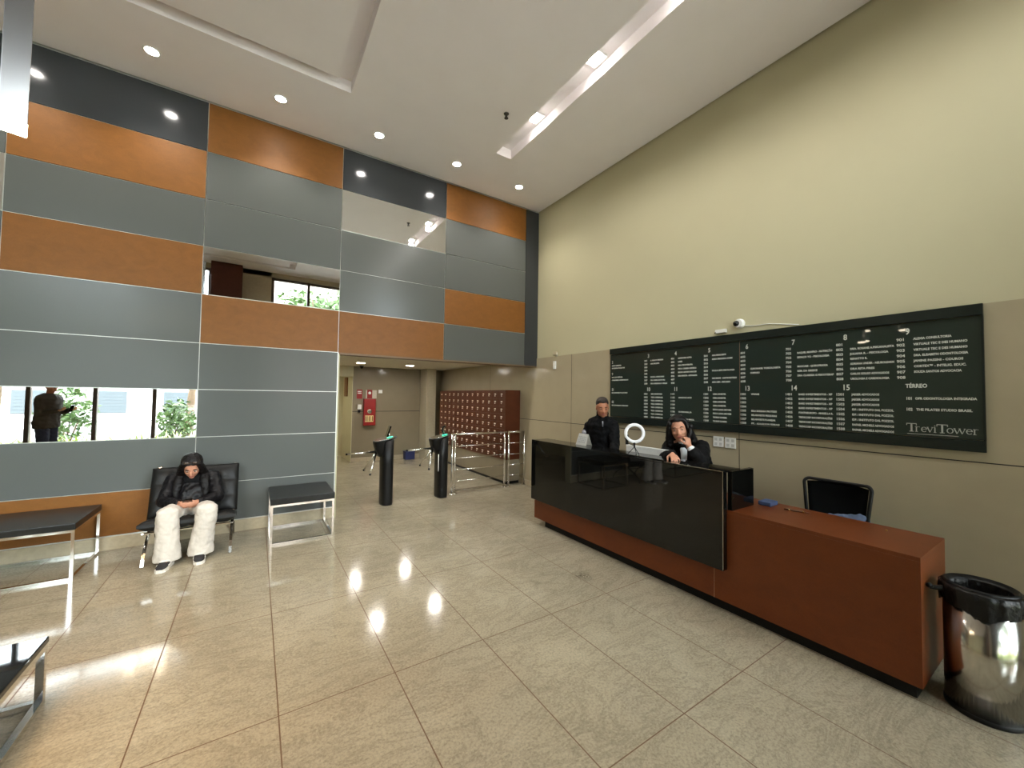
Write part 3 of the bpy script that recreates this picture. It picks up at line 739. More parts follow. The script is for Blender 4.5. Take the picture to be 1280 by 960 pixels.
bm = B(); tube(bm, [(-.005, -3.52, 2.36), (-.005, -3.60, 2.345), (-.005, -3.75, 2.345), (-.005, -4.0, 2.30)], .004, 8); obj('cable', bm, M_white, t)
t = thing('junction_box', 'small white box on the wall left of the dome camera above the directory', 'box', (0, -3.28, 2.335))
bm = B(); box(bm, -.03, 0, -3.345, -3.23, 2.312, 2.352, bev=.003); obj('cover', bm, M_white, t)
bm = B(); box(bm, -.033, -.03, -3.24, -3.225, 2.312, 2.325); obj('clip', bm, M_blackplastic, t)
t = thing('emergency_light', 'small white emergency lamp on the cladding near the wall corner', 'lamp', (-.014, -.52, 2.15))
bm = B(); box(bm, -.045, -.0155, -.545, -.495, 2.07, 2.20, bev=.004); obj('housing', bm, M_white, t)
bm = B(); box(bm, -.05, -.0455, -.54, -.5, 2.09, 2.17); obj('lens', bm, mat('milky_lens', (.9, .9, .85), .3), t)
t = thing('motion_sensor', 'small beige motion sensor above the emergency lamp by the wall corner', 'sensor', (0, -.52, 2.33))
bm = B(); box(bm, -.04, 0, -.56, -.47, 2.30, 2.36, bev=.006); obj('housing', bm, mat('beige_plastic', srgb(190, 180, 150), .5), t)
bm = B(); tube(bm, [(-.02, -.56, 2.34), (-.02, -.57, 2.30), (-.02, -.56, 2.27)], .004, 8); obj('arm', bm, M_white, t)

# ------------------------------------------------------------------ lobby beyond the opening
t = thing('mailbox_cabinet', 'wall of small brown wooden mailboxes on a taupe plinth beyond the turnstiles', 'mailboxes', (-.18, 2.0, 0))
MX, MY0, MY1, MZ0, MZ1 = -.34, .50, 3.55, .44, 1.72
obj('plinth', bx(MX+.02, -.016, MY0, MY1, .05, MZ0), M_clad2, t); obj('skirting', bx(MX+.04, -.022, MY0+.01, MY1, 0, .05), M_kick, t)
bm = B(); box(bm, MX+.02, -.016, MY0, MY1, MZ0, MZ1); box(bm, MX-.002, MX+.02, MY0, MY0+.02, MZ0, MZ1); box(bm, MX-.002, MX+.02, MY0+.02, MY1, MZ1-.02, MZ1)
obj('carcass', bm, M_box, t)
nc, nr = 13, 9; cw = (MY1-MY0-.02)/nc; ch = (MZ1-MZ0-.02)/nr
M_knob = mat('pale_knob', srgb(225, 220, 205), .35)
stuff = B(); stuffk = B(); d0 = k0 = None; cnt = 0
for c_ in range(nc):
    for r_ in range(nr):
        y = MY0+.02+c_*cw; z = MZ0+r_*ch
        if cnt < 99:
            if d0 is None:
                bm = B(); box(bm, 0, .018, .004, cw-.004, .007, ch-.004, bev=.0015)
                d0 = mesh_of('mailbox_door', bm); d0.materials.append(M_box)
                bm = B(); box(bm, -.003, .0, cw*.38, cw*.62, ch*.52, ch*.68); lathe(bm, [(.008, 0), (.010, .008), (.006, .014)], (0, cw*.5, ch*.36), 10, ax=(V((0, 1, 0)), V((0, 0, 1)), V((-1, 0, 0))))
                k0 = mesh_of('knob', bm); k0.materials.append(M_knob)
            o = bpy.data.objects.new('mailbox_door', d0); COL.objects.link(o); o.parent = t; o.matrix_parent_inverse = Matrix.Translation(-V(t.location)); o.location = (MX, y, z)
            k = bpy.data.objects.new('knob', k0); COL.objects.link(k); k.parent = o; cnt += 1
        else:
            box(stuff, MX, MX+.018, y+.004, y+cw-.004, z+.007, z+ch-.004)
            box(stuffk, MX-.004, MX, y+cw*.38, y+cw*.62, z+ch*.4, z+ch*.62)
o = obj('mailbox_doors', stuff, M_box, t); o['kind'] = 'stuff'
o = obj('knobs', stuffk, M_knob, t); o['kind'] = 'stuff'

def turnstile(x, y, lab, two):
    t = thing('turnstile', lab, 'turnstile', (x, y, 0), 'tripod turnstiles in the opening')
    def e(cx, cy, rx, ry, z, tilt=0, n=32):
        out = []
        for k in range(n):
            a = 2*PI*k/n; c_, s_ = math.cos(a), math.sin(a)
            px_ = rx*math.copysign(abs(c_)**.7, c_); py_ = ry*math.copysign(abs(s_)**.7, s_)
            out.append(V((x+cx+px_, y+cy+py_, z+tilt*px_)))
        return out
    bm = B(); rings(bm, [e(0, 0, .082, .135, 0), e(0, 0, .085, .138, .03), e(0, 0, .086, .14, .62), e(0, 0, .088, .142, .93, .12)]); obj('pedestal', bm, M_blackplastic, t)
    bm = B(); rings(bm, [e(-.10, 0, .03, .06, .70), e(-.10, 0, .07, .10, .78, -.2), e(-.105, 0, .09, .13, .90, .1), e(-.03, 0, .165, .142, .945, .2), e(-.03, 0, .163, .140, .952, .2)]); obj('head', bm, M_blackplastic, t)
    bm = B(); rings(bm, [e(-.03, 0, .150, .125, .9525, .2), e(-.03, 0, .148, .123, .958, .2)]); obj('top_plate', bm, M_steel, t)
    bm = B(); v = e(.02, -.07, .045, .02, .967+.012, .2, 20); rings(bm, [v, [p+V((0, 0, .003)) for p in v]]); obj('status_light', bm, mat('green_led', (.05, .5, .3), .3, emit=(.05, .9, .5), es=1.6, vary=0), t)
    hub = V((x-.150, y, .77))
    bm = B(); ellipsoid(bm, hub, (.035, .045, .045)); hb = obj('hub', bm, M_blackplastic, t)
    for d in ((-1, 0, -.03), (-.33, -.5, -.74), (-.33, .5, -.74)):
        d = V(d).normalized(); bm = B(); tube(bm, [hub+d*.02, hub+d*(.40 if d.x < -.8 else .36)], .0145, 14); a = obj('arm', bm, M_chrome, t)
        bm = B(); L = .40 if d.x < -.8 else .36; limb(bm, hub+d*L, hub+d*(L+.008), .0148, .0148); obj('end_cap', bm, M_blackplastic, a)
    if not two:
        q = V((x+.03, y-.02, .955)); bm = B(); tube(bm, [q, q+V((-.012, .0, .075))], .012, 8); r = obj('reader', bm, M_steel, t)
        bm = B(); dd = V((.32, 0, 1)).normalized(); bar(bm, q+V((-.045, 0, .03)), q+V((-.045, 0, .03))+dd*.165, .085, .022, up=(-1, 0, .3)); obj('screen', bm, M_blackgloss, r)
    else:
        for s in (0, 1, 2):
            q = V((x+.02+s*.025, y-.05+s*.035, .98)); bm = B(); R_ = [q, q+V((-.035, 0, .07)), q+V((-.02, 0, .12)), q+V((.015, 0, .135))]
            tube(bm, R_, [.012, .016, .018, .012], 10); obj('reader', bm, M_steel if s else M_blackplastic, t)
        bm = B(); tube(bm, [(x-.088, y-.10, .42), (x-.088, y-.10, .68)], .007, 8); obj('light_strip', bm, M_white, t)
turnstile(-2.52, .32, 'black tripod turnstile nearest the wooden and grey panelled wall edge', False)
turnstile(-1.66, .31, 'black tripod turnstile beside the chrome railing', True)

t = thing('railing', 'low chrome tube railing between the turnstile and the wall', 'railing', (-.74, .34, 0))
for x, y in ((-1.462, .33), (-1.405, .34), (-.43, .36), (-.365, .33), (-.035, .32)):
    bm = B(); tube(bm, [(x, y, .0), (x, y, .965)], .0165, 16); p = obj('post', bm, M_chrome, t)
    bm = B(); lathe(bm, [(.036, 0), (.036, .008), (.018, .014)], (x, y, 0), 20); obj('base_flange', bm, M_chrome, p)
bm = B(); tube(bm, [(-1.47, .335, .968), (-.40, .345, .968)], .017, 14); obj('handrail', bm, M_chrome, t)
bm = B(); tube(bm, [(-.37, .33, .968), (-.03, .32, .968)], .017, 14); obj('handrail', bm, M_chrome, t)
for z in (.77, .575, .385, .20):
    bm = B(); tube(bm, [(-1.405, .34, z), (-.43, .36, z)], .0065, 10); obj('rod', bm, M_chrome, t)
    bm = B(); tube(bm, [(-.365, .33, z), (-.035, .32, z)], .0065, 10); obj('rod', bm, M_chrome, t)
bm = B(); box(bm, -1.40, -.44, .33, .365, .03, .06, bev=.004); obj('bottom_bar', bm, M_steel, t)

t = thing('hydrant_cabinet', 'red fire hose cabinet with a yellow label on the far lobby wall', 'fire cabinet', (-1.86, YB, 1.17))
bm = B(); box(bm, -2.01, -1.735, YB-.09, YB-.002, .86, 1.50, bev=.006); obj('body', bm, M_red, t)
bm = B(); box(bm, -1.995, -1.75, YB-.098, YB-.0905, .875, 1.485, bev=.004); d = obj('door', bm, M_red, t)
bm = B(); box(bm, -1.98, -1.79, YB-.1005, YB-.0985, .95, 1.10); lb = obj('label_plate', bm, mat('yellow_label', srgb(232, 214, 150), .5), d)
bm = B()
for k, w in enumerate((.03, .02, .03, .02, .03)):
    x = -1.972+k*.037; box(bm, x, x+w*.8, YB-.1015, YB-.1006, .965, 1.085)
    box(bm, x+w*.25, x+w*.55, YB-.102, YB-.1016, .99, 1.06)
obj('print', bm, mat('brown_print', srgb(120, 84, 48), .6), d)
bm = B(); ax2 = (V((1, 0, 0)), V((0, 0, 1)), V((0, -1, 0))); lathe(bm, [(.055, .0985), (.055, .104), (.03, .106)], (-1.88, YB, 1.20), 24, ax=ax2); obj('window', bm, M_steel, d)
def sign(x, z, w, h, lab, sub):
    t = thing('fire_sign', lab, 'sign', (x, YB, z))
    obj('plate', bx(x-w/2, x+w/2, YB-.008, YB-.002, z-h/2, z+h/2), M_red, t)
    bm = B()
    if sub: lathe(bm, [(.034, .008), (.034, .0095)], (x, YB, z+h*.12), 20, ax=ax2)
    else:
        for i in range(3):
            for j in range(2): box(bm, x-.042+i*.03, x-.02+i*.03, YB-.0095, YB-.008, z+.01+j*.04, z+.035+j*.04)
    obj('pictogram', bm, M_white, t)
sign(-2.10, 1.61, .125, .22, 'red sign on the far lobby wall above the white call box', False)
sign(-1.865, 1.615, .12, .21, 'red sign with a white disc directly above the fire cabinet', True)
t = thing('acrylic_holder', 'clear and white acrylic backing behind the red disc sign', 'sign holder', (-1.86, YB, 1.6)); obj('sheet', bx(-1.95, -1.70, YB-.0015, YB, 1.51, 1.71), mat('pale_acrylic', srgb(196, 188, 172), .2), t)
t = thing('call_box', 'small white box above a dark round button left of the fire cabinet', 'call box', (-2.10, YB, 1.27))
obj('housing', bx(-2.145, -2.055, YB-.04, YB-.002, 1.25, 1.36, bev=.004), M_white, t)
bm = B(); lathe(bm, [(.03, .002), (.03, .03), (.02, .036)], (-2.10, YB, 1.20), 20, ax=ax2); obj('button', bm, M_blackplastic, t)
t = thing('notice', 'small white notice on the far lobby wall right of the fire signs', 'notice', (-1.6, YB, 1.66)); obj('sheet', bx(-1.655, -1.565, YB-.004, YB-.002, 1.64, 1.72), M_white, t)
t = thing('ceiling_camera', 'small black dome camera under the low lobby ceiling', 'camera', (-2.12, 4.0, 2.27))
bm = B(); lathe(bm, [(.045, 0), (.045, -.02), (.038, -.025)], (-2.12, 4.0, 2.27), 20); obj('base', bm, M_blackplastic, t); bm = B(); ellipsoid(bm, (-2.12, 4.0, 2.24), (.035, .035, .035)); obj('lens_dome', bm, M_blackgloss, t)
t = thing('blue_bucket', 'small dark blue box standing on the floor against the far lobby wall', 'box', (-.92, 4.06, 0))
bm = B(); box(bm, -1.03, -.79, 4.0, 4.18, 0, .19, bev=.012); obj('body', bm, mat('navy_plastic', srgb(34, 42, 88), .5), t)
bm = B(); box(bm, -1.04, -.78, 3.99, 4.19, .19, .205, bev=.004); obj('lid', bm, mat('navy_plastic', None), t)

# ------------------------------------------------------------------ benches and low table
def bench(x0, x1, y0, y1, h, tt, lab, nm, cat, topm, fr=.022, metal=M_chrome):
    t = thing(nm, lab, cat, ((x0+x1)/2, (y0+y1)/2, 0))
    obj('top', bx(x0-.004, x1+.004, y0-.004, y1+.004, h-tt, h, bev=.006), topm, t)
    w = fr; z1 = h-tt
    for x in (x0+w/2, x1-w/2):
        for y in (y0+w/2, y1-w/2):
            obj('leg', bx(x-w/2, x+w/2, y-w/2, y+w/2, w, z1-w), metal, t)
    for nm2, za, zb in (('bottom_rail', 0, w), ('top_rail', z1-w, z1)):
        bm = B(); box(bm, x0, x1, y0, y0+w, za, zb); box(bm, x0, x1, y1-w, y1, za, zb); box(bm, x0, x0+w, y0+w, y1-w, za, zb); box(bm, x1-w, x1, y0+w, y1-w, za, zb)
        obj(nm2, bm, metal, t)
    return t
bench(-4.0, -3.385, -.715, -.06, .487, .068, 'short black topped bench with a chrome box frame beside the turnstile opening', 'bench', 'bench', M_blacktop)
bench(-6.75, -5.415, -.72, -.05, .475, .055, 'long black topped bench with a chrome box frame at the left edge of the photo', 'bench', 'bench', M_blacktop)
bench(-6.2, -5.02, -3.75, -2.535, .335, .03, 'low square table with a black glass top in the bottom left corner', 'low_table', 'table', M_blackgloss, .03)

# ------------------------------------------------------------------ lounge chair
M_dchrome = mat('dark_chrome', (.40, .38, .35), .16, 1., vary=.05)
LX0, LX1 = -5.03, -4.30
t = thing('lounge_chair', 'wide black tufted leather lounge chair on crossed chrome legs', 'chair', (-4.665, -.4, 0))
def tuft(o, ux, uy, w, d, th, nx, ny):
    """quilted slab: o corner, ux/uy directions, normal = ux x uy"""
    o, ux, uy = V(o), V(ux).normalized(), V(uy).normalized(); nn = ux.cross(uy); bm = B(); nu, nv = nx*8, ny*8
    def pt(i, j, sgn):
        a, b = i/nu, j/nv; fx, fy = abs(math.sin(PI*a*nx)), abs(math.sin(PI*b*ny))
        hh = .34+.66*(min(fx, 1)*min(fy, 1))**.35
        edge = min(1, min(a, 1-a)*nx*2.2)**.4*min(1, min(b, 1-b)*ny*2.2)**.4
        return o+ux*w*a+uy*d*b+nn*sgn*(th/2)*(.55+.45*hh)*(.35+.65*edge)
    T = [[bm.verts.new(pt(i, j, 1)) for j in range(nv+1)] for i in range(nu+1)]
    U = [[bm.verts.new(pt(i, j, -1)) for j in range(nv+1)] for i in range(nu+1)]
    for i in range(nu):
        for j in range(nv):
            for q in ((T[i][j], T[i+1][j], T[i+1][j+1], T[i][j+1]), (U[i][j], U[i][j+1], U[i+1][j+1], U[i+1][j])): bm.faces.new(q).smooth = True
    for i in range(nu):
        bm.faces.new((T[i][0], U[i][0], U[i+1][0], T[i+1][0])); bm.faces.new((T[i+1][nv], U[i+1][nv], U[i][nv], T[i][nv]))
    for j in range(nv):
        bm.faces.new((T[0][j+1], U[0][j+1], U[0][j], T[0][j])); bm.faces.new((T[nu][j], U[nu][j], U[nu][j+1], T[nu][j+1]))
    return bm
bu = V((0, .205, .50)).normalized()
obj('back_cushion', tuft((LX0, -.315, .33), (1, 0, 0), bu, LX1-LX0, .51, .10, 4, 3), M_black, t)
su = V((0, .44, -.085)).normalized()
obj('seat_cushion', tuft((LX0, -.735, .375), (1, 0, 0), su, LX1-LX0, .46, .11, 4, 3), M_black, t)
for x in (LX0+.045, LX1-.035):
    def bez(P, n=16): 
        out = []
        for i in range(n+1):
            u = i/n; P_ = [V(p) for p in P]
            while len(P_) > 1: P_ = [a.lerp(b, u) for a, b in zip(P_, P_[1:])]
            out.append(P_[0])
        return out
    def strip(bm, pts, w=.024, th=.012):
        R_ = []
        for i, p in enumerate(pts):
            d = (pts[min(i+1, len(pts)-1)]-pts[max(i-1, 0)]).normalized(); nn = V((1, 0, 0)).cross(d)
            R_.append([p+V((1, 0, 0))*a*w/2+nn*b*th/2 for a, b in ((-1, -1), (1, -1), (1, 1), (-1, 1))])
        rings(bm, R_, smooth=False)
    bm = B(); strip(bm, bez([(x, -.715, .005), (x, -.64, .26), (x, -.34, .20), (x, -.20, .40), (x, -.05, .80)])); obj('side_frame', bm, M_dchrome, t)
    bm = B(); strip(bm, bez([(x, -.06, .005), (x, -.14, .27), (x, -.50, .22), (x, -.725, .305)])); obj('side_frame', bm, M_dchrome, t)
for y, z in ((-.72, .305), (-.32, .255), (-.08, .72)):
    bm = B(); box(bm, LX0+.05, LX1-.04, y-.016, y+.016, z-.006, z+.006); obj('cross_rail', bm, M_chrome, t)
# ------------------------------------------------------------------ people
def head(bm, c, f, u, s=1.0, hair_ear=True):
    """c: centre of skull; f forward; u up; returns frame"""
    f = V(f).normalized(); u = V(u); u = (u-f*u.dot(f)).normalized(); l = u.cross(f)   # l: person's left
    Rm = Matrix((f, l, u)).transposed(); c = V(c)
    P = lambda a, b, d: c+(f*a+l*b+u*d)*s
    def el(p, r): ellipsoid(bm, P(*p), tuple(x*s for x in r), Rm)
    el((-.012, 0, .022), (.096, .074, .090)); el((.022, 0, -.020), (.068, .064, .088)); el((.030, 0, -.070), (.052, .048, .036))
    el((.066, 0, -.094), (.018, .022, .017)); el((.058, .030, -.028), (.026, .026, .024)); el((.058, -.030, -.028), (.026, .026, .024))
    limb(bm, P(.076, -.030, .022), P(.076, .030, .022), .012*s, .012*s)
    limb(bm, P(.082, 0, .012), P(.104, 0, -.030), .0075*s, .0125*s)
    el((.092, .011, -.034), (.010, .008, .007)); el((.092, -.011, -.034), (.010, .008, .007))
    el((.078, 0, -.060), (.014, .024, .012))
    for sg in (1, -1): el((-.004, sg*.074, -.008), (.018, .008, .030))
    return c, f, l, u, P, Rm
def face(root, H_, s=1.0, hair=None, look=0, beard=False):
    c, f, l, u, P, Rm = H_
    for sg in (1, -1):
        bm = B(); ellipsoid(bm, P(.0745, sg*.031, .003), (.0125*s, .0145*s, .0052*s), Rm, 16, 10); e = obj('eye', bm, M_eye, root)
        bm = B(); ellipsoid(bm, P(.0845, sg*.031+look, .002), (.0045*s, .0062*s, .0062*s), Rm, 12, 8); obj('iris', bm, M_iris, e)
        bm = B(); tube(bm, [P(.083, sg*.014, .023), P(.087, sg*.030, .029), P(.078, sg*.048, .022)], [.004*s, .005*s, .003*s], 8); obj('eyebrow', bm, hair, root)
    bm = B(); ellipsoid(bm, P(.0905, 0, -.057), (.006*s, .021*s, .0042*s), Rm, 16, 8); ellipsoid(bm, P(.0895, 0, -.0655), (.0065*s, .018*s, .0050*s), Rm, 16, 8); obj('lips', bm, M_lips, root)
    if beard:
        pass
def hand(bm, w, d, nrm, side, curl=.5, s=1.0, spread=.12, thumb=.7):
    """w wrist, d direction of palm, nrm: palm normal (towards the gripped thing), side +1/-1 for the thumb side direction"""
    w, d, nrm = V(w), V(d).normalized(), V(nrm); nrm = (nrm-d*nrm.dot(d)).normalized(); t = d.cross(nrm)*side
    Rm = Matrix((d, t, nrm)).transposed()
    ellipsoid(bm, w+d*.045*s, (.050*s, .038*s, .015*s), Rm, 16, 10); limb(bm, w-d*.01*s, w+d*.03*s, .024*s, .022*s)
    L = (.072, .080, .075, .058)
    for i in range(4):
        b = t*(.028-.0185*i)*s; p = w+d*(.082-.004*abs(i-1.3))*s+b; dr = (d+t*spread*(1.4-i)).normalized(); ln = L[i]*s; a = 0
        rad = (.0088, .009, .0086, .0076)[i]*s
        limb(bm, w+d*.05*s+b, p, rad*1.15, rad)
        for k, fr in enumerate((.45, .31, .24)):
            a += curl*(.9 if k == 0 else 1.15); dd = dr*math.cos(a)+nrm*math.sin(a); q = p+dd*ln*fr
            limb(bm, p, q, rad*(1-.07*k), rad*(.93-.07*k)); p = q
    p = w+d*.018*s+t*.026*s; q = p+(t*.75+d*.6+nrm*.35).normalized()*.036*s; limb(bm, p, q, .013*s, .0105*s)
    q2 = q+(d*(1-.3*thumb)+nrm*thumb+t*.15).normalized()*.030*s; limb(bm, q, q2, .0105*s, .0095*s)
    q3 = q2+(d+nrm*thumb*1.2-t*.35).normalized()*.025*s; limb(bm, q2, q3, .0095*s, .008*s)
def shoe(root, heel, toe, sole_m, up_m, stripe=None):
    heel, toe = V(heel), V(toe); d = (toe-heel); L = d.length; d.normalize(); s = V((-d.y, d.x, 0)); 
    def sec(a, w, z0, z1): 
        c = heel+d*L*a; return [V((c.x, c.y, 0))+s*w*math.cos(t_)+V((0, 0, z0+(z1-z0)*(.5+.5*math.sin(t_)))) for t_ in [2*PI*k/20 for k in range(20)]]
    def prof(z0, hs, sc=1.): return [sec(a, w*sc, z0, h) for a, w, h in hs]
    bm = B(); out = [(0.02, .026), (.12, .034), (.4, .034), (.7, .046), (.9, .040), (.99, .018)]
    R0 = []
    for a, w in out + [(x, -y) for x, y in reversed(out)]:
        c = heel+d*L*a; R0.append(V((c.x, c.y, 0))+s*w)
    rings(bm, [R0, [p+V((0, 0, .026)) for p in R0]], smooth=False); sh = obj('shoe_sole', bm, sole_m, root)
    bm = B(); rings(bm, prof(.02, [(.02, .02, .06), (.06, .030, .085), (.25, .034, .09), (.42, .036, .085), (.62, .042, .066), (.82, .040, .052), (.95, .024, .042)])); obj('shoe_upper', bm, up_m, root)
    if stripe:
        bm = B()
        for sg in (1, -1):
            pts = [heel+d*L*a+s*sg*w+V((0, 0, z)) for a, w, z in ((.15, .034, .05), (.35, .0345, .062), (.55, .041, .042), (.7, .043, .04))]
            tube(bm, pts, .005, 6)
        ellipsoid(bm, heel+d*L*.55+V((0, 0, .068)), (.04, .02, .014)); obj('shoe_stripe', bm, stripe, root)

# ---- seated woman
t = thing('person', 'seated person with long black hair, black jacket and wide white trousers looking at a phone', 'person', (-4.67, -.5, 0))
bm = B()
hc = V((-4.690, -.395, .845)); Hd = head(bm, hc, (.02, -.80, -.60), (0, -.5, .86), .98)
nb = V((-4.685, -.275, .745)); limb(bm, nb, hc+V((0, .02, -.03)), .048, .048)
loft(bm, [((-4.675, -.36, .36), (.12, 0, 0), (0, -.08, .02)), ((-4.675, -.36, .42), (.155, 0, 0), (0, -.10, .02)), ((-4.68, -.31, .55), (.125, 0, 0), (0, -.085, .03)), ((-4.685, -.285, .66), (.15, 0, 0), (0, -.09, .03)), ((-4.685, -.27, .735), (.13, 0, 0), (0, -.06, .02)), ((-4.685, -.27, .755), (.05, 0, 0), (0, -.04, .0))])
SH = {1: V((-4.845, -.29, .705)), -1: V((-4.525, -.29, .705))}; EL = {1: V((-4.895, -.45, .525)), -1: V((-4.465, -.44, .525))}; WR = {1: V((-4.760, -.610, .520)), -1: V((-4.605, -.610, .518))}
HP = {1: V((-4.755, -.40, .40)), -1: V((-4.595, -.40, .40))}; KN = {1: V((-4.815, -.735, .455)), -1: V((-4.53, -.735, .455))}; AN = {1: V((-4.800, -.735, .085)), -1: V((-4.575, -.690, .085))}
for k in (1, -1):
    limb(bm, SH[k], EL[k], .045, .036); limb(bm, EL[k], WR[k], .036, .024)
    limb(bm, HP[k], KN[k], .078, .055); limb(bm, KN[k], AN[k], .052, .034)
    d = V((-.02*k, -1, 0)).normalized(); limb(bm, AN[k]+V((0, .03, -.03)), AN[k]+d*.11-V((0, 0, .045)), .033, .028)
ph = V((-4.683, -.672, .545))
hand(bm, WR[1], ph+V((-.010, 0, -.02))-WR[1]-V((.03, 0, 0)), (.9, .1, .35), -1, .75, .9)
hand(bm, WR[-1], ph+V((.010, 0, -.02))-WR[-1]+V((.03, 0, 0)), (-.9, .1, .35), 1, .75, .9)
body = obj('body', remesh(bm, .0055, 2, 'body'), M_skin, t); face(t, Hd, .98, M_hair)
bm = B()
loft(bm, [((-4.675, -.38, .385), (.165, 0, 0), (0, -.115, .01)), ((-4.675, -.355, .47), (.165, 0, 0), (0, -.115, .02)), ((-4.68, -.32, .58), (.155, 0, 0), (0, -.11, .03)), ((-4.685, -.275, .66), (.180, 0, 0), (0, -.095, .03)), ((-4.685, -.255, .715), (.150, 0, 0), (0, -.070, .02)), ((-4.685, -.245, .745), (.065, 0, 0), (0, -.05, 0))])
for k in (1, -1):
    limb(bm, SH[k], EL[k], .066, .056); limb(bm, EL[k], WR[k].lerp(EL[k], .06), .056, .042); ellipsoid(bm, SH[k]+V((.02*k, 0, 0)), (.07, .065, .062))
obj('jacket', remesh(bm, .008, 2, 'jacket', (.007, 26)), M_pleather, t)
bm = B(); limb(bm, nb+V((0, -.01, -.02)), nb.lerp(hc, .5)+V((0, .012, -.01)), .072, .060); ellipsoid(bm, (-4.685, -.33, .70), (.10, .06, .07)); obj('high_neck_top', remesh(bm, .007, 2, 'high_neck_top', (.004, 30)), M_jacket, t)
bm = B()
for k in (1, -1):
    limb(bm, HP[k]+V((0, .02, .01)), KN[k], .098, .083)
    a = V((AN[k].x-.008*k, AN[k].y, .06)); kk = KN[k]
    loft(bm, [(kk+V((0, .0, .07)), (.05, 0, 0), (0, -.04, 0)), (kk+V((0, -.01, .04)), (.085, 0, 0), (0, -.075, 0)), (kk+V((0, -.01, -.05)), (.088, 0, 0), (0, -.082, 0)), (kk.lerp(a, .45)+V((0, -.005, 0)), (.088, 0, 0), (0, -.088, 0)), (a+V((0, -.01, .08)), (.095, 0, 0), (0, -.095, 0)), (a+V((0, -.005, 0)), (.106, 0, 0), (0, -.106, 0)), (a+V((0, -.005, -.012)), (.106, 0, 0), (0, -.106, 0))])
ellipsoid(bm, (-4.675, -.40, .41), (.16, .11, .075))
obj('trousers', remesh(bm, .008, 2, 'trousers', (.007, 20)), M_trouser, t)
c, f, l, u, P, Rm = Hd
bm = B(); ellipsoid(bm, P(-.030, 0, .034), (.098, .092, .090), Rm); ellipsoid(bm, P(.024, .024, .082), (.050, .048, .020), Rm); ellipsoid(bm, P(.024, -.024, .082), (.050, .048, .020), Rm)
for sg in (1, -1):
    pts = [P(.045, sg*.060, .072), P(.030, sg*.080, .02), P(.015, sg*.086, -.05), P(-.01, sg*.09, -.12)]
    pts += [V((-4.69-sg*-.115, -.375, .70)), V((-4.69+sg*.115, -.40, .60)), V((-4.69+sg*.12, -.42, .54))] if False else [V((-4.69+(.105 if l.x*sg > 0 else -.105), -.365, .69)), V((-4.69+(.118 if l.x*sg > 0 else -.118), -.395, .60)), V((-4.69+(.115 if l.x*sg > 0 else -.115), -.42, .53))]
    for a, b, ra, rb in zip(pts, pts[1:], [.022, .030, .036, .042, .046, .040], [.030, .036, .042, .046, .040, .022]): limb(bm, a, b, ra, rb)
ellipsoid(bm, P(-.07, 0, -.06), (.05, .085, .12), Rm)
obj('hair', remesh(bm, .006, 3, 'hair', (.004, 45)), M_hair, t)
bm = B()
for sg in (1, -1):
    ellipsoid(bm, P(.066, sg*.033, .108), (.010, .024, .015), Rm, 16, 10); tube(bm, [P(.06, sg*.056, .108), P(-.02, sg*.094, .085)], .0022, 6)
tube(bm, [P(.070, -.012, .112), P(.070, .012, .112)], .003, 6)
tag(obj('sunglasses', bm, mat('dark_brown_lens', (.05, .032, .022), .12, coat=.6)), 'dark sunglasses pushed up on the hair of the seated person', 'sunglasses')
bm = B(); bar(bm, ph+V((0, .045, -.035)), ph+V((0, -.055, .035)), .075, .009, up=(0, .5, .85)); tp = obj('phone', bm, M_blackgloss)
tag(tp, 'black phone held in both hands of the seated person', 'phone')
for k, hl, to in ((1, (-4.782, -.70, 0), (-4.835, -.945, 0)), (-1, (-4.578, -.655, 0), (-4.560, -.90, 0))):
    shoe(t, hl, to, mat('off_white_rubber', srgb(214, 208, 198), .6), mat('black_canvas', (.012, .011, .012), .8), mat('white_canvas', srgb(205, 200, 192), .7))

# ---- guard
def torso(bm, pel, che, neck, s, f, wp, wc, dp, dc, grow=0.0):
    s, f = V(s).normalized(), V(f).normalized(); pel, che, neck = V(pel), V(che), V(neck); up = (che-pel).normalized()
    g = grow
    loft(bm, [(pel-up*.10, s*(wp*.92+g), f*(dp+g)), (pel, s*(wp+g), f*(dp+g)), (pel.lerp(che, .4), s*(wp*.90+g), f*(dp*.92+g)), (pel.lerp(che, .8), s*(wc*.96+g), f*(dc+g)), (che, s*(wc+g), f*(dc+g)), (che.lerp(neck, .55), s*(wc*.86+g), f*(dc*.80+g)), (che.lerp(neck, .85), s*(wc*.5+g), f*(dc*.6+g)), (neck, s*(.055+g), f*(.055+g))])
t = thing('person', 'person with short dark hair in a black uniform jacket standing behind the counter', 'person', (-.36, -1.98, 0))
f = V((-.93, -.36, 0)).normalized(); s = V((-f.y, f.x, 0))   # s = person's left
gs = .95; sh = V((-.42, -1.945, 1.25)); pel = V((-.36, -1.95, .86)); hc = V((-.485, -2.03, 1.480))
bm = B(); Hd = head(bm, hc, (-.56, -.76, -.26), (-.1, -.1, 1), 1.02); limb(bm, (-.42, -1.975, 1.33), hc+V((.01, .01, -.04)), .066, .064)
torso(bm, pel, sh, (-.42, -1.975, 1.37), s, f, .16, .185, .11, .115)
SHg = {1: sh+s*.165+V((0, 0, .0)), -1: sh-s*.160+V((0, 0, -.035))}
ELg = {1: sh+s*.245+V((-.10, -.02, -.22)), -1: sh-s*.215+V((-.02, 0, -.26))}
WRg = {1: V((-.73, -2.44, .93)), -1: V((-.66, -1.80, .86))}
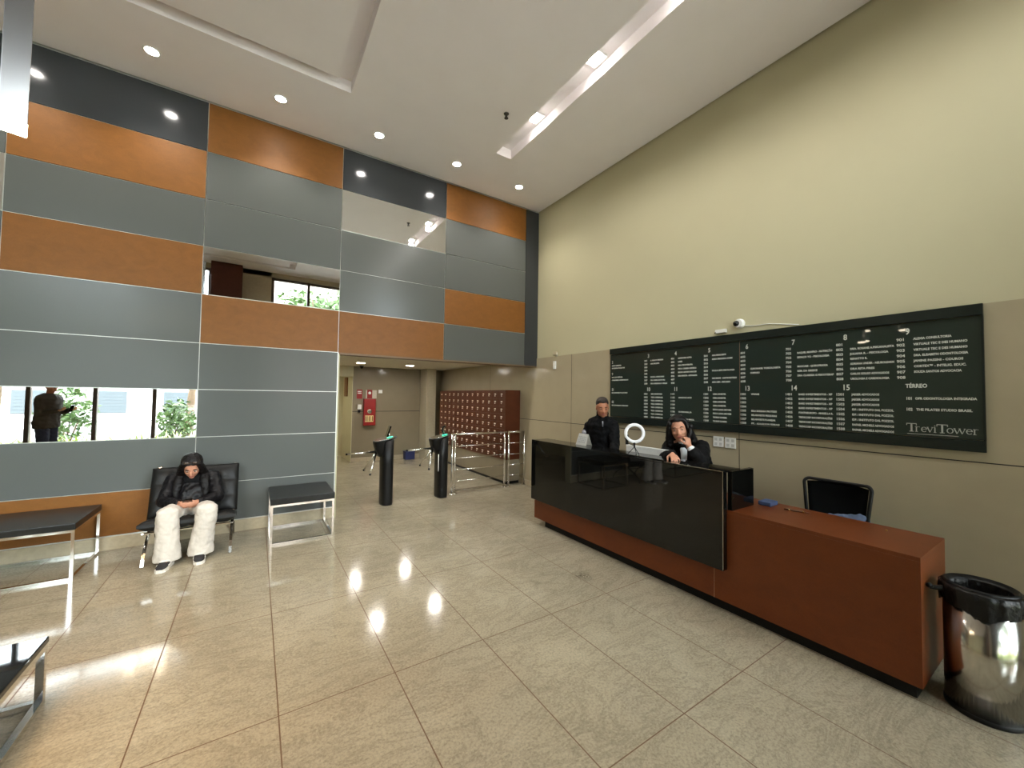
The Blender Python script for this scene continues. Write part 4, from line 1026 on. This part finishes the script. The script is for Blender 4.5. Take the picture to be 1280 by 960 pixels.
for k in (1, -1):
    limb(bm, SHg[k], ELg[k], .052, .042); limb(bm, ELg[k], WRg[k], .042, .028)
    hp = pel+s*.085*k-V((0, 0, .06)); kn = hp+V((-.03, 0, -.38)); an = V((kn.x+.04, kn.y, .09)); limb(bm, hp, kn, .085, .06); limb(bm, kn, an, .058, .038); limb(bm, an-V((0, 0, .04)), an+f*.13-V((0, 0, .055)), .038, .03)
hand(bm, WRg[1], (-.25, -.1, -.28), (0, 0, -1), 1, .3); hand(bm, WRg[-1], (-.25, -.1, -.22), (0, 0, -1), -1, .3)
obj('body', remesh(bm, .006, 2, 'body'), M_skin2, t); face(t, Hd, .97, M_hair)
bm = B(); torso(bm, pel-V((0, 0, .02)), sh, (-.43, -1.975, 1.375), s, f, .165, .185, .125, .13, .010)
for k in (1, -1): limb(bm, (-.43, -1.98, 1.355), SHg[k]-s*.03*k+V((0, 0, .02)), .060, .062)
for k in (1, -1):
    limb(bm, SHg[k], ELg[k], .074, .062); limb(bm, ELg[k], WRg[k].lerp(ELg[k], .08), .062, .045); ellipsoid(bm, SHg[k]-s*.02*k, (.072, .072, .066))
limb(bm, (-.425, -1.975, 1.35), (-.445, -1.99, 1.405), .078, .074)
obj('uniform_jacket', remesh(bm, .008, 2, 'uniform_jacket', (.010, 18)), M_jacket, t)
bm = B()
for k in (1, -1):
    hp = pel+s*.085*k-V((0, 0, .04)); kn = hp+V((-.03, 0, -.40)); limb(bm, hp, kn, .105, .08); limb(bm, kn, V((kn.x+.03, kn.y, .09)), .08, .07)
ellipsoid(bm, pel-V((0, 0, .04)), (.13, .17, .1))
obj('trousers', remesh(bm, .009, 2, 'trousers', (.008, 14)), M_jacket, t)
for k in (1, -1):
    q = pel+s*.085*k; h0 = V((q.x+.06, q.y, 0)); shoe(t, h0, h0+f*.27, M_blackplastic, M_black)
c, f2, l, u, P, Rm = Hd
bm = B(); ellipsoid(bm, P(-.026, 0, .052), (.094, .080, .078), Rm); ellipsoid(bm, P(.02, 0, .095), (.066, .058, .026), Rm)
obj('hair', remesh(bm, .006, 2, 'hair', (.002, 60)), mat('dark_short_hair', (.018, .012, .009), .6, vary=.3, scale=200, bump=.4), t)
bm = B(); d = (V((CAM.x, CAM.y, 1.3))-SHg[-1]).normalized(); cc = SHg[-1].lerp(ELg[-1], .33)+(-s*.35+V((-.8, -.4, 0))).normalized()*.074
ellipsoid(bm, cc, (.022, .034, .042)); obj('sleeve_badge', bm, mat('badge_silver', srgb(150, 150, 158), .6, vary=.5, scale=60), t)
bm = B(); cc = sh+f*.150+s*.085+V((0, 0, .02)); tube(bm, [cc+V((0, 0, .04)), cc+V((0, 0, -.03))], .007, 8); obj('name_tag', bm, mat('badge_silver', None), t)

# ---- receptionist leaning on the counter
t = thing('person', 'person with long black hair in a black blazer leaning on the counter holding a telephone', 'person', (-.35, -3.3, 0))
f = V((-.90, -.44, 0)).normalized(); s = V((-f.y, f.x, 0))
pel = V((-.27, -3.20, .80)); sh = V((-.54, -3.215, 1.115)); nk = V((-.60, -3.225, 1.205)); hc = V((-.685, -3.232, 1.308))
bm = B(); Hd = head(bm, hc, (-.84, -.54, -.10), (-.16, .12, 1), 1.06); limb(bm, (-.59, -3.23, 1.18), hc+V((.01, 0, -.04)), .052, .050)
torso(bm, pel, sh, nk, s, f, .17, .175, .12, .115)
# person's left arm (towards -y... image right) bends to the ear, right arm rests on the ledge
SHr = {1: sh+s*.18, -1: sh-s*.18}
if SHr[1].y > SHr[-1].y: SHr = {1: SHr[-1], -1: SHr[1]}   # 1 = image right
SHr = {1: V((-.55, -3.385, 1.135)), -1: V((-.55, -3.04, 1.10))}
ELr = {1: V((-.79, -3.535, 1.03)), -1: V((-.83, -3.19, 1.04))}
WRr = {1: V((-.800, -3.415, 1.165)), -1: V((-1.03, -3.40, 1.098))}
for k in (1, -1):
    limb(bm, SHr[k], ELr[k], .052, .042); limb(bm, ELr[k], WRr[k], .042, .027)
    hp = pel+s*.09*k-V((0, 0, .05)); kn = hp+V((-.05, 0, -.34)); an = V((kn.x+.04, kn.y, .09)); limb(bm, hp, kn, .09, .06); limb(bm, kn, an, .058, .038); limb(bm, an-V((0, 0, .04)), an+f*.12-V((0, 0, .055)), .036, .03)
earp = Hd[4](.02, -.085 if Hd[2].y > 0 else .085, -.02)
pe = Hd[0]+V((-.02, -.10, -.005)); pm = Hd[0]+V((-.115, -.090, -.085))
hand(bm, WRr[1], (.015, .03, .10), (.35, .9, 0), 1, .95, .85)
hand(bm, WRr[-1], (-.09, -.10, -.01), (0, 0, -1), -1, .35, .95)
obj('body', remesh(bm, .0055, 2, 'body'), M_skin, t); face(t, Hd, .98, M_hair)
bm = B(); torso(bm, pel, sh, nk-V((0, 0, .03)), s, f, .185, .185, .13, .125, .014)
for k in (1, -1):
    limb(bm, SHr[k], ELr[k], .074, .060); limb(bm, ELr[k], WRr[k].lerp(ELr[k], .38 if k == 1 else .1), .058, .048); ellipsoid(bm, SHr[k], (.080, .076, .070))
obj('blazer', remesh(bm, .008, 2, 'blazer', (.008, 16)), M_jacket, t)
bm = B(); cc = sh+f*.135; 
cc = sh+f*.128; loft(bm, [(cc+V((-.005, 0, -.16)), s*.024, f*.02), (cc+V((-.002, 0, -.05)), s*.030, f*.02), (nk+f*.060+V((0, 0, -.01)), s*.040, f*.016)])
for k in (1, ): limb(bm, WRr[k].lerp(ELr[k], .42), WRr[k].lerp(ELr[k], .18), .041, .035)
obj('white_shirt', remesh(bm, .006, 1, 'white_shirt'), M_shirt, t)
bm = B()
for k in (1, -1):
    hp = pel+s*.09*k-V((0, 0, .03)); kn = hp+V((-.05, 0, -.36)); limb(bm, hp, kn, .11, .08); limb(bm, kn, V((kn.x+.03, kn.y, .09)), .08, .07)
ellipsoid(bm, pel-V((0, 0, .03)), (.14, .18, .1)); obj('trousers', remesh(bm, .009, 2, 'trousers', (.008, 14)), M_jacket, t)
for k in (1, -1):
    q = pel+s*.09*k; h0 = V((q.x+.02, q.y, 0)); shoe(t, h0, h0+f*.25, M_blackplastic, M_black)
c, f2, l, u, P, Rm = Hd
bm = B(); ellipsoid(bm, P(-.028, 0, .038), (.102, .094, .098), Rm); ellipsoid(bm, P(.030, 0, .090), (.050, .066, .026), Rm)
for sg in (1, -1):
    pts = [P(.040, sg*.066, .070), P(.030, sg*.084, .01), P(.012, sg*.094, -.06), P(-.005, sg*.105, -.14), P(.0, sg*.115, -.21)]
    for a, b, ra, rb in zip(pts, pts[1:], [.020, .026, .034, .042], [.026, .034, .042, .028]): limb(bm, a, b, ra, rb)
ellipsoid(bm, P(-.075, 0, -.08), (.055, .10, .14), Rm)
obj('hair', remesh(bm, .006, 3, 'hair', (.004, 45)), M_hair, t)
tt = thing('telephone_handset', 'black telephone handset held to the face of the leaning receptionist', 'telephone', tuple(pe))
sd = -1 if l.y > 0 else 1
q0, q1 = P(.030, sd*.104, .012), P(.112, sd*.060, -.088); mid = q0.lerp(q1, .5)+(q0-Hd[0]).normalized()*.018
bm = B(); tube(bm, [q0, mid, q1], [.015, .015, .015], 12); obj('grip', bm, M_blackplastic, tt)
for q in (q0, q1):
    bm = B(); ellipsoid(bm, q, (.027, .027, .025)); obj('earpiece' if q is q0 else 'mouthpiece', bm, M_blackplastic, tt)

# ---- visitor by the street windows, seen in the mirror
t = thing('person', 'person in a dark jacket and jeans by the street windows seen in the mirror strip', 'person', (-7.65, -6.25, 0))
f = V((.75, .3, 0)).normalized(); s = V((-f.y, f.x, 0)); pel = V((-7.70, -6.25, .98)); sh = V((-7.68, -6.24, 1.42)); hc = V((-7.65, -6.22, 1.66))
bm = B(); Hd = head(bm, hc, (.8, .3, -.35), (0, 0, 1)); limb(bm, (-7.68, -6.24, 1.46), hc+V((0, 0, -.04)), .058, .055)
torso(bm, pel, sh, (-7.68, -6.24, 1.52), s, f, .17, .19, .12, .12)
for k in (1, -1):
    S_ = sh+s*.185*k; E_ = S_+V((.02, 0, -.28)); W_ = E_+f*.24+V((0, 0, .05))-s*.05*k
    limb(bm, S_, E_, .05, .042); limb(bm, E_, W_, .042, .028); hand(bm, W_, f+V((0, 0, .2)), (0, 0, 1), k, .6)
    hp = pel+s*.09*k-V((0, 0, .06)); kn = hp+V((.02, 0, -.42)); an = V((kn.x-.02, kn.y, .09)); limb(bm, hp, kn, .09, .06); limb(bm, kn, an, .06, .04); limb(bm, an-V((0, 0, .04)), an+f*.14-V((0, 0, .055)), .04, .03)
obj('body', remesh(bm, .007, 2, 'body'), M_skin2, t); face(t, Hd, 1, M_hair)
bm = B(); torso(bm, pel-V((0, 0, .05)), sh, (-7.68, -6.24, 1.53), s, f, .20, .21, .15, .15, .02)
for k in (1, -1):
    S_ = sh+s*.185*k; E_ = S_+V((.02, 0, -.28)); W_ = E_+f*.24+V((0, 0, .05))-s*.05*k
    limb(bm, S_, E_, .08, .068); limb(bm, E_, W_.lerp(E_, .1), .066, .05)
obj('jacket', remesh(bm, .01, 2, 'jacket', (.014, 10)), mat('brown_grey_jacket', srgb(58, 52, 44), .8), t)
bm = B()
for k in (1, -1):
    hp = pel+s*.09*k-V((0, 0, .03)); kn = hp+V((.02, 0, -.44)); limb(bm, hp, kn, .11, .085); limb(bm, kn, V((kn.x-.02, kn.y, .1)), .085, .08)
obj('trousers', remesh(bm, .01, 2, 'trousers', (.008, 14)), M_jeans, t)
for k in (1, -1):
    q = pel+s*.09*k; h0 = V((q.x-.06, q.y, 0)); shoe(t, h0, h0+f*.28, M_white, M_black)
bm = B(); c, f2, l, u, P, Rm = Hd; ellipsoid(bm, P(-.022, 0, .040), (.098, .082, .088), Rm); obj('hair', remesh(bm, .007, 2, 'hair', (.003, 50)), M_hair, t)
bm = B(); q = sh+V((.02, 0, -.20))+f*.345; bar(bm, q+V((0, 0, -.05)), q+V((0, 0, .08))+f*.04, .075, .009, up=-f); tag(obj('phone', bm, M_blackgloss), 'phone held by the visitor near the street windows', 'phone')
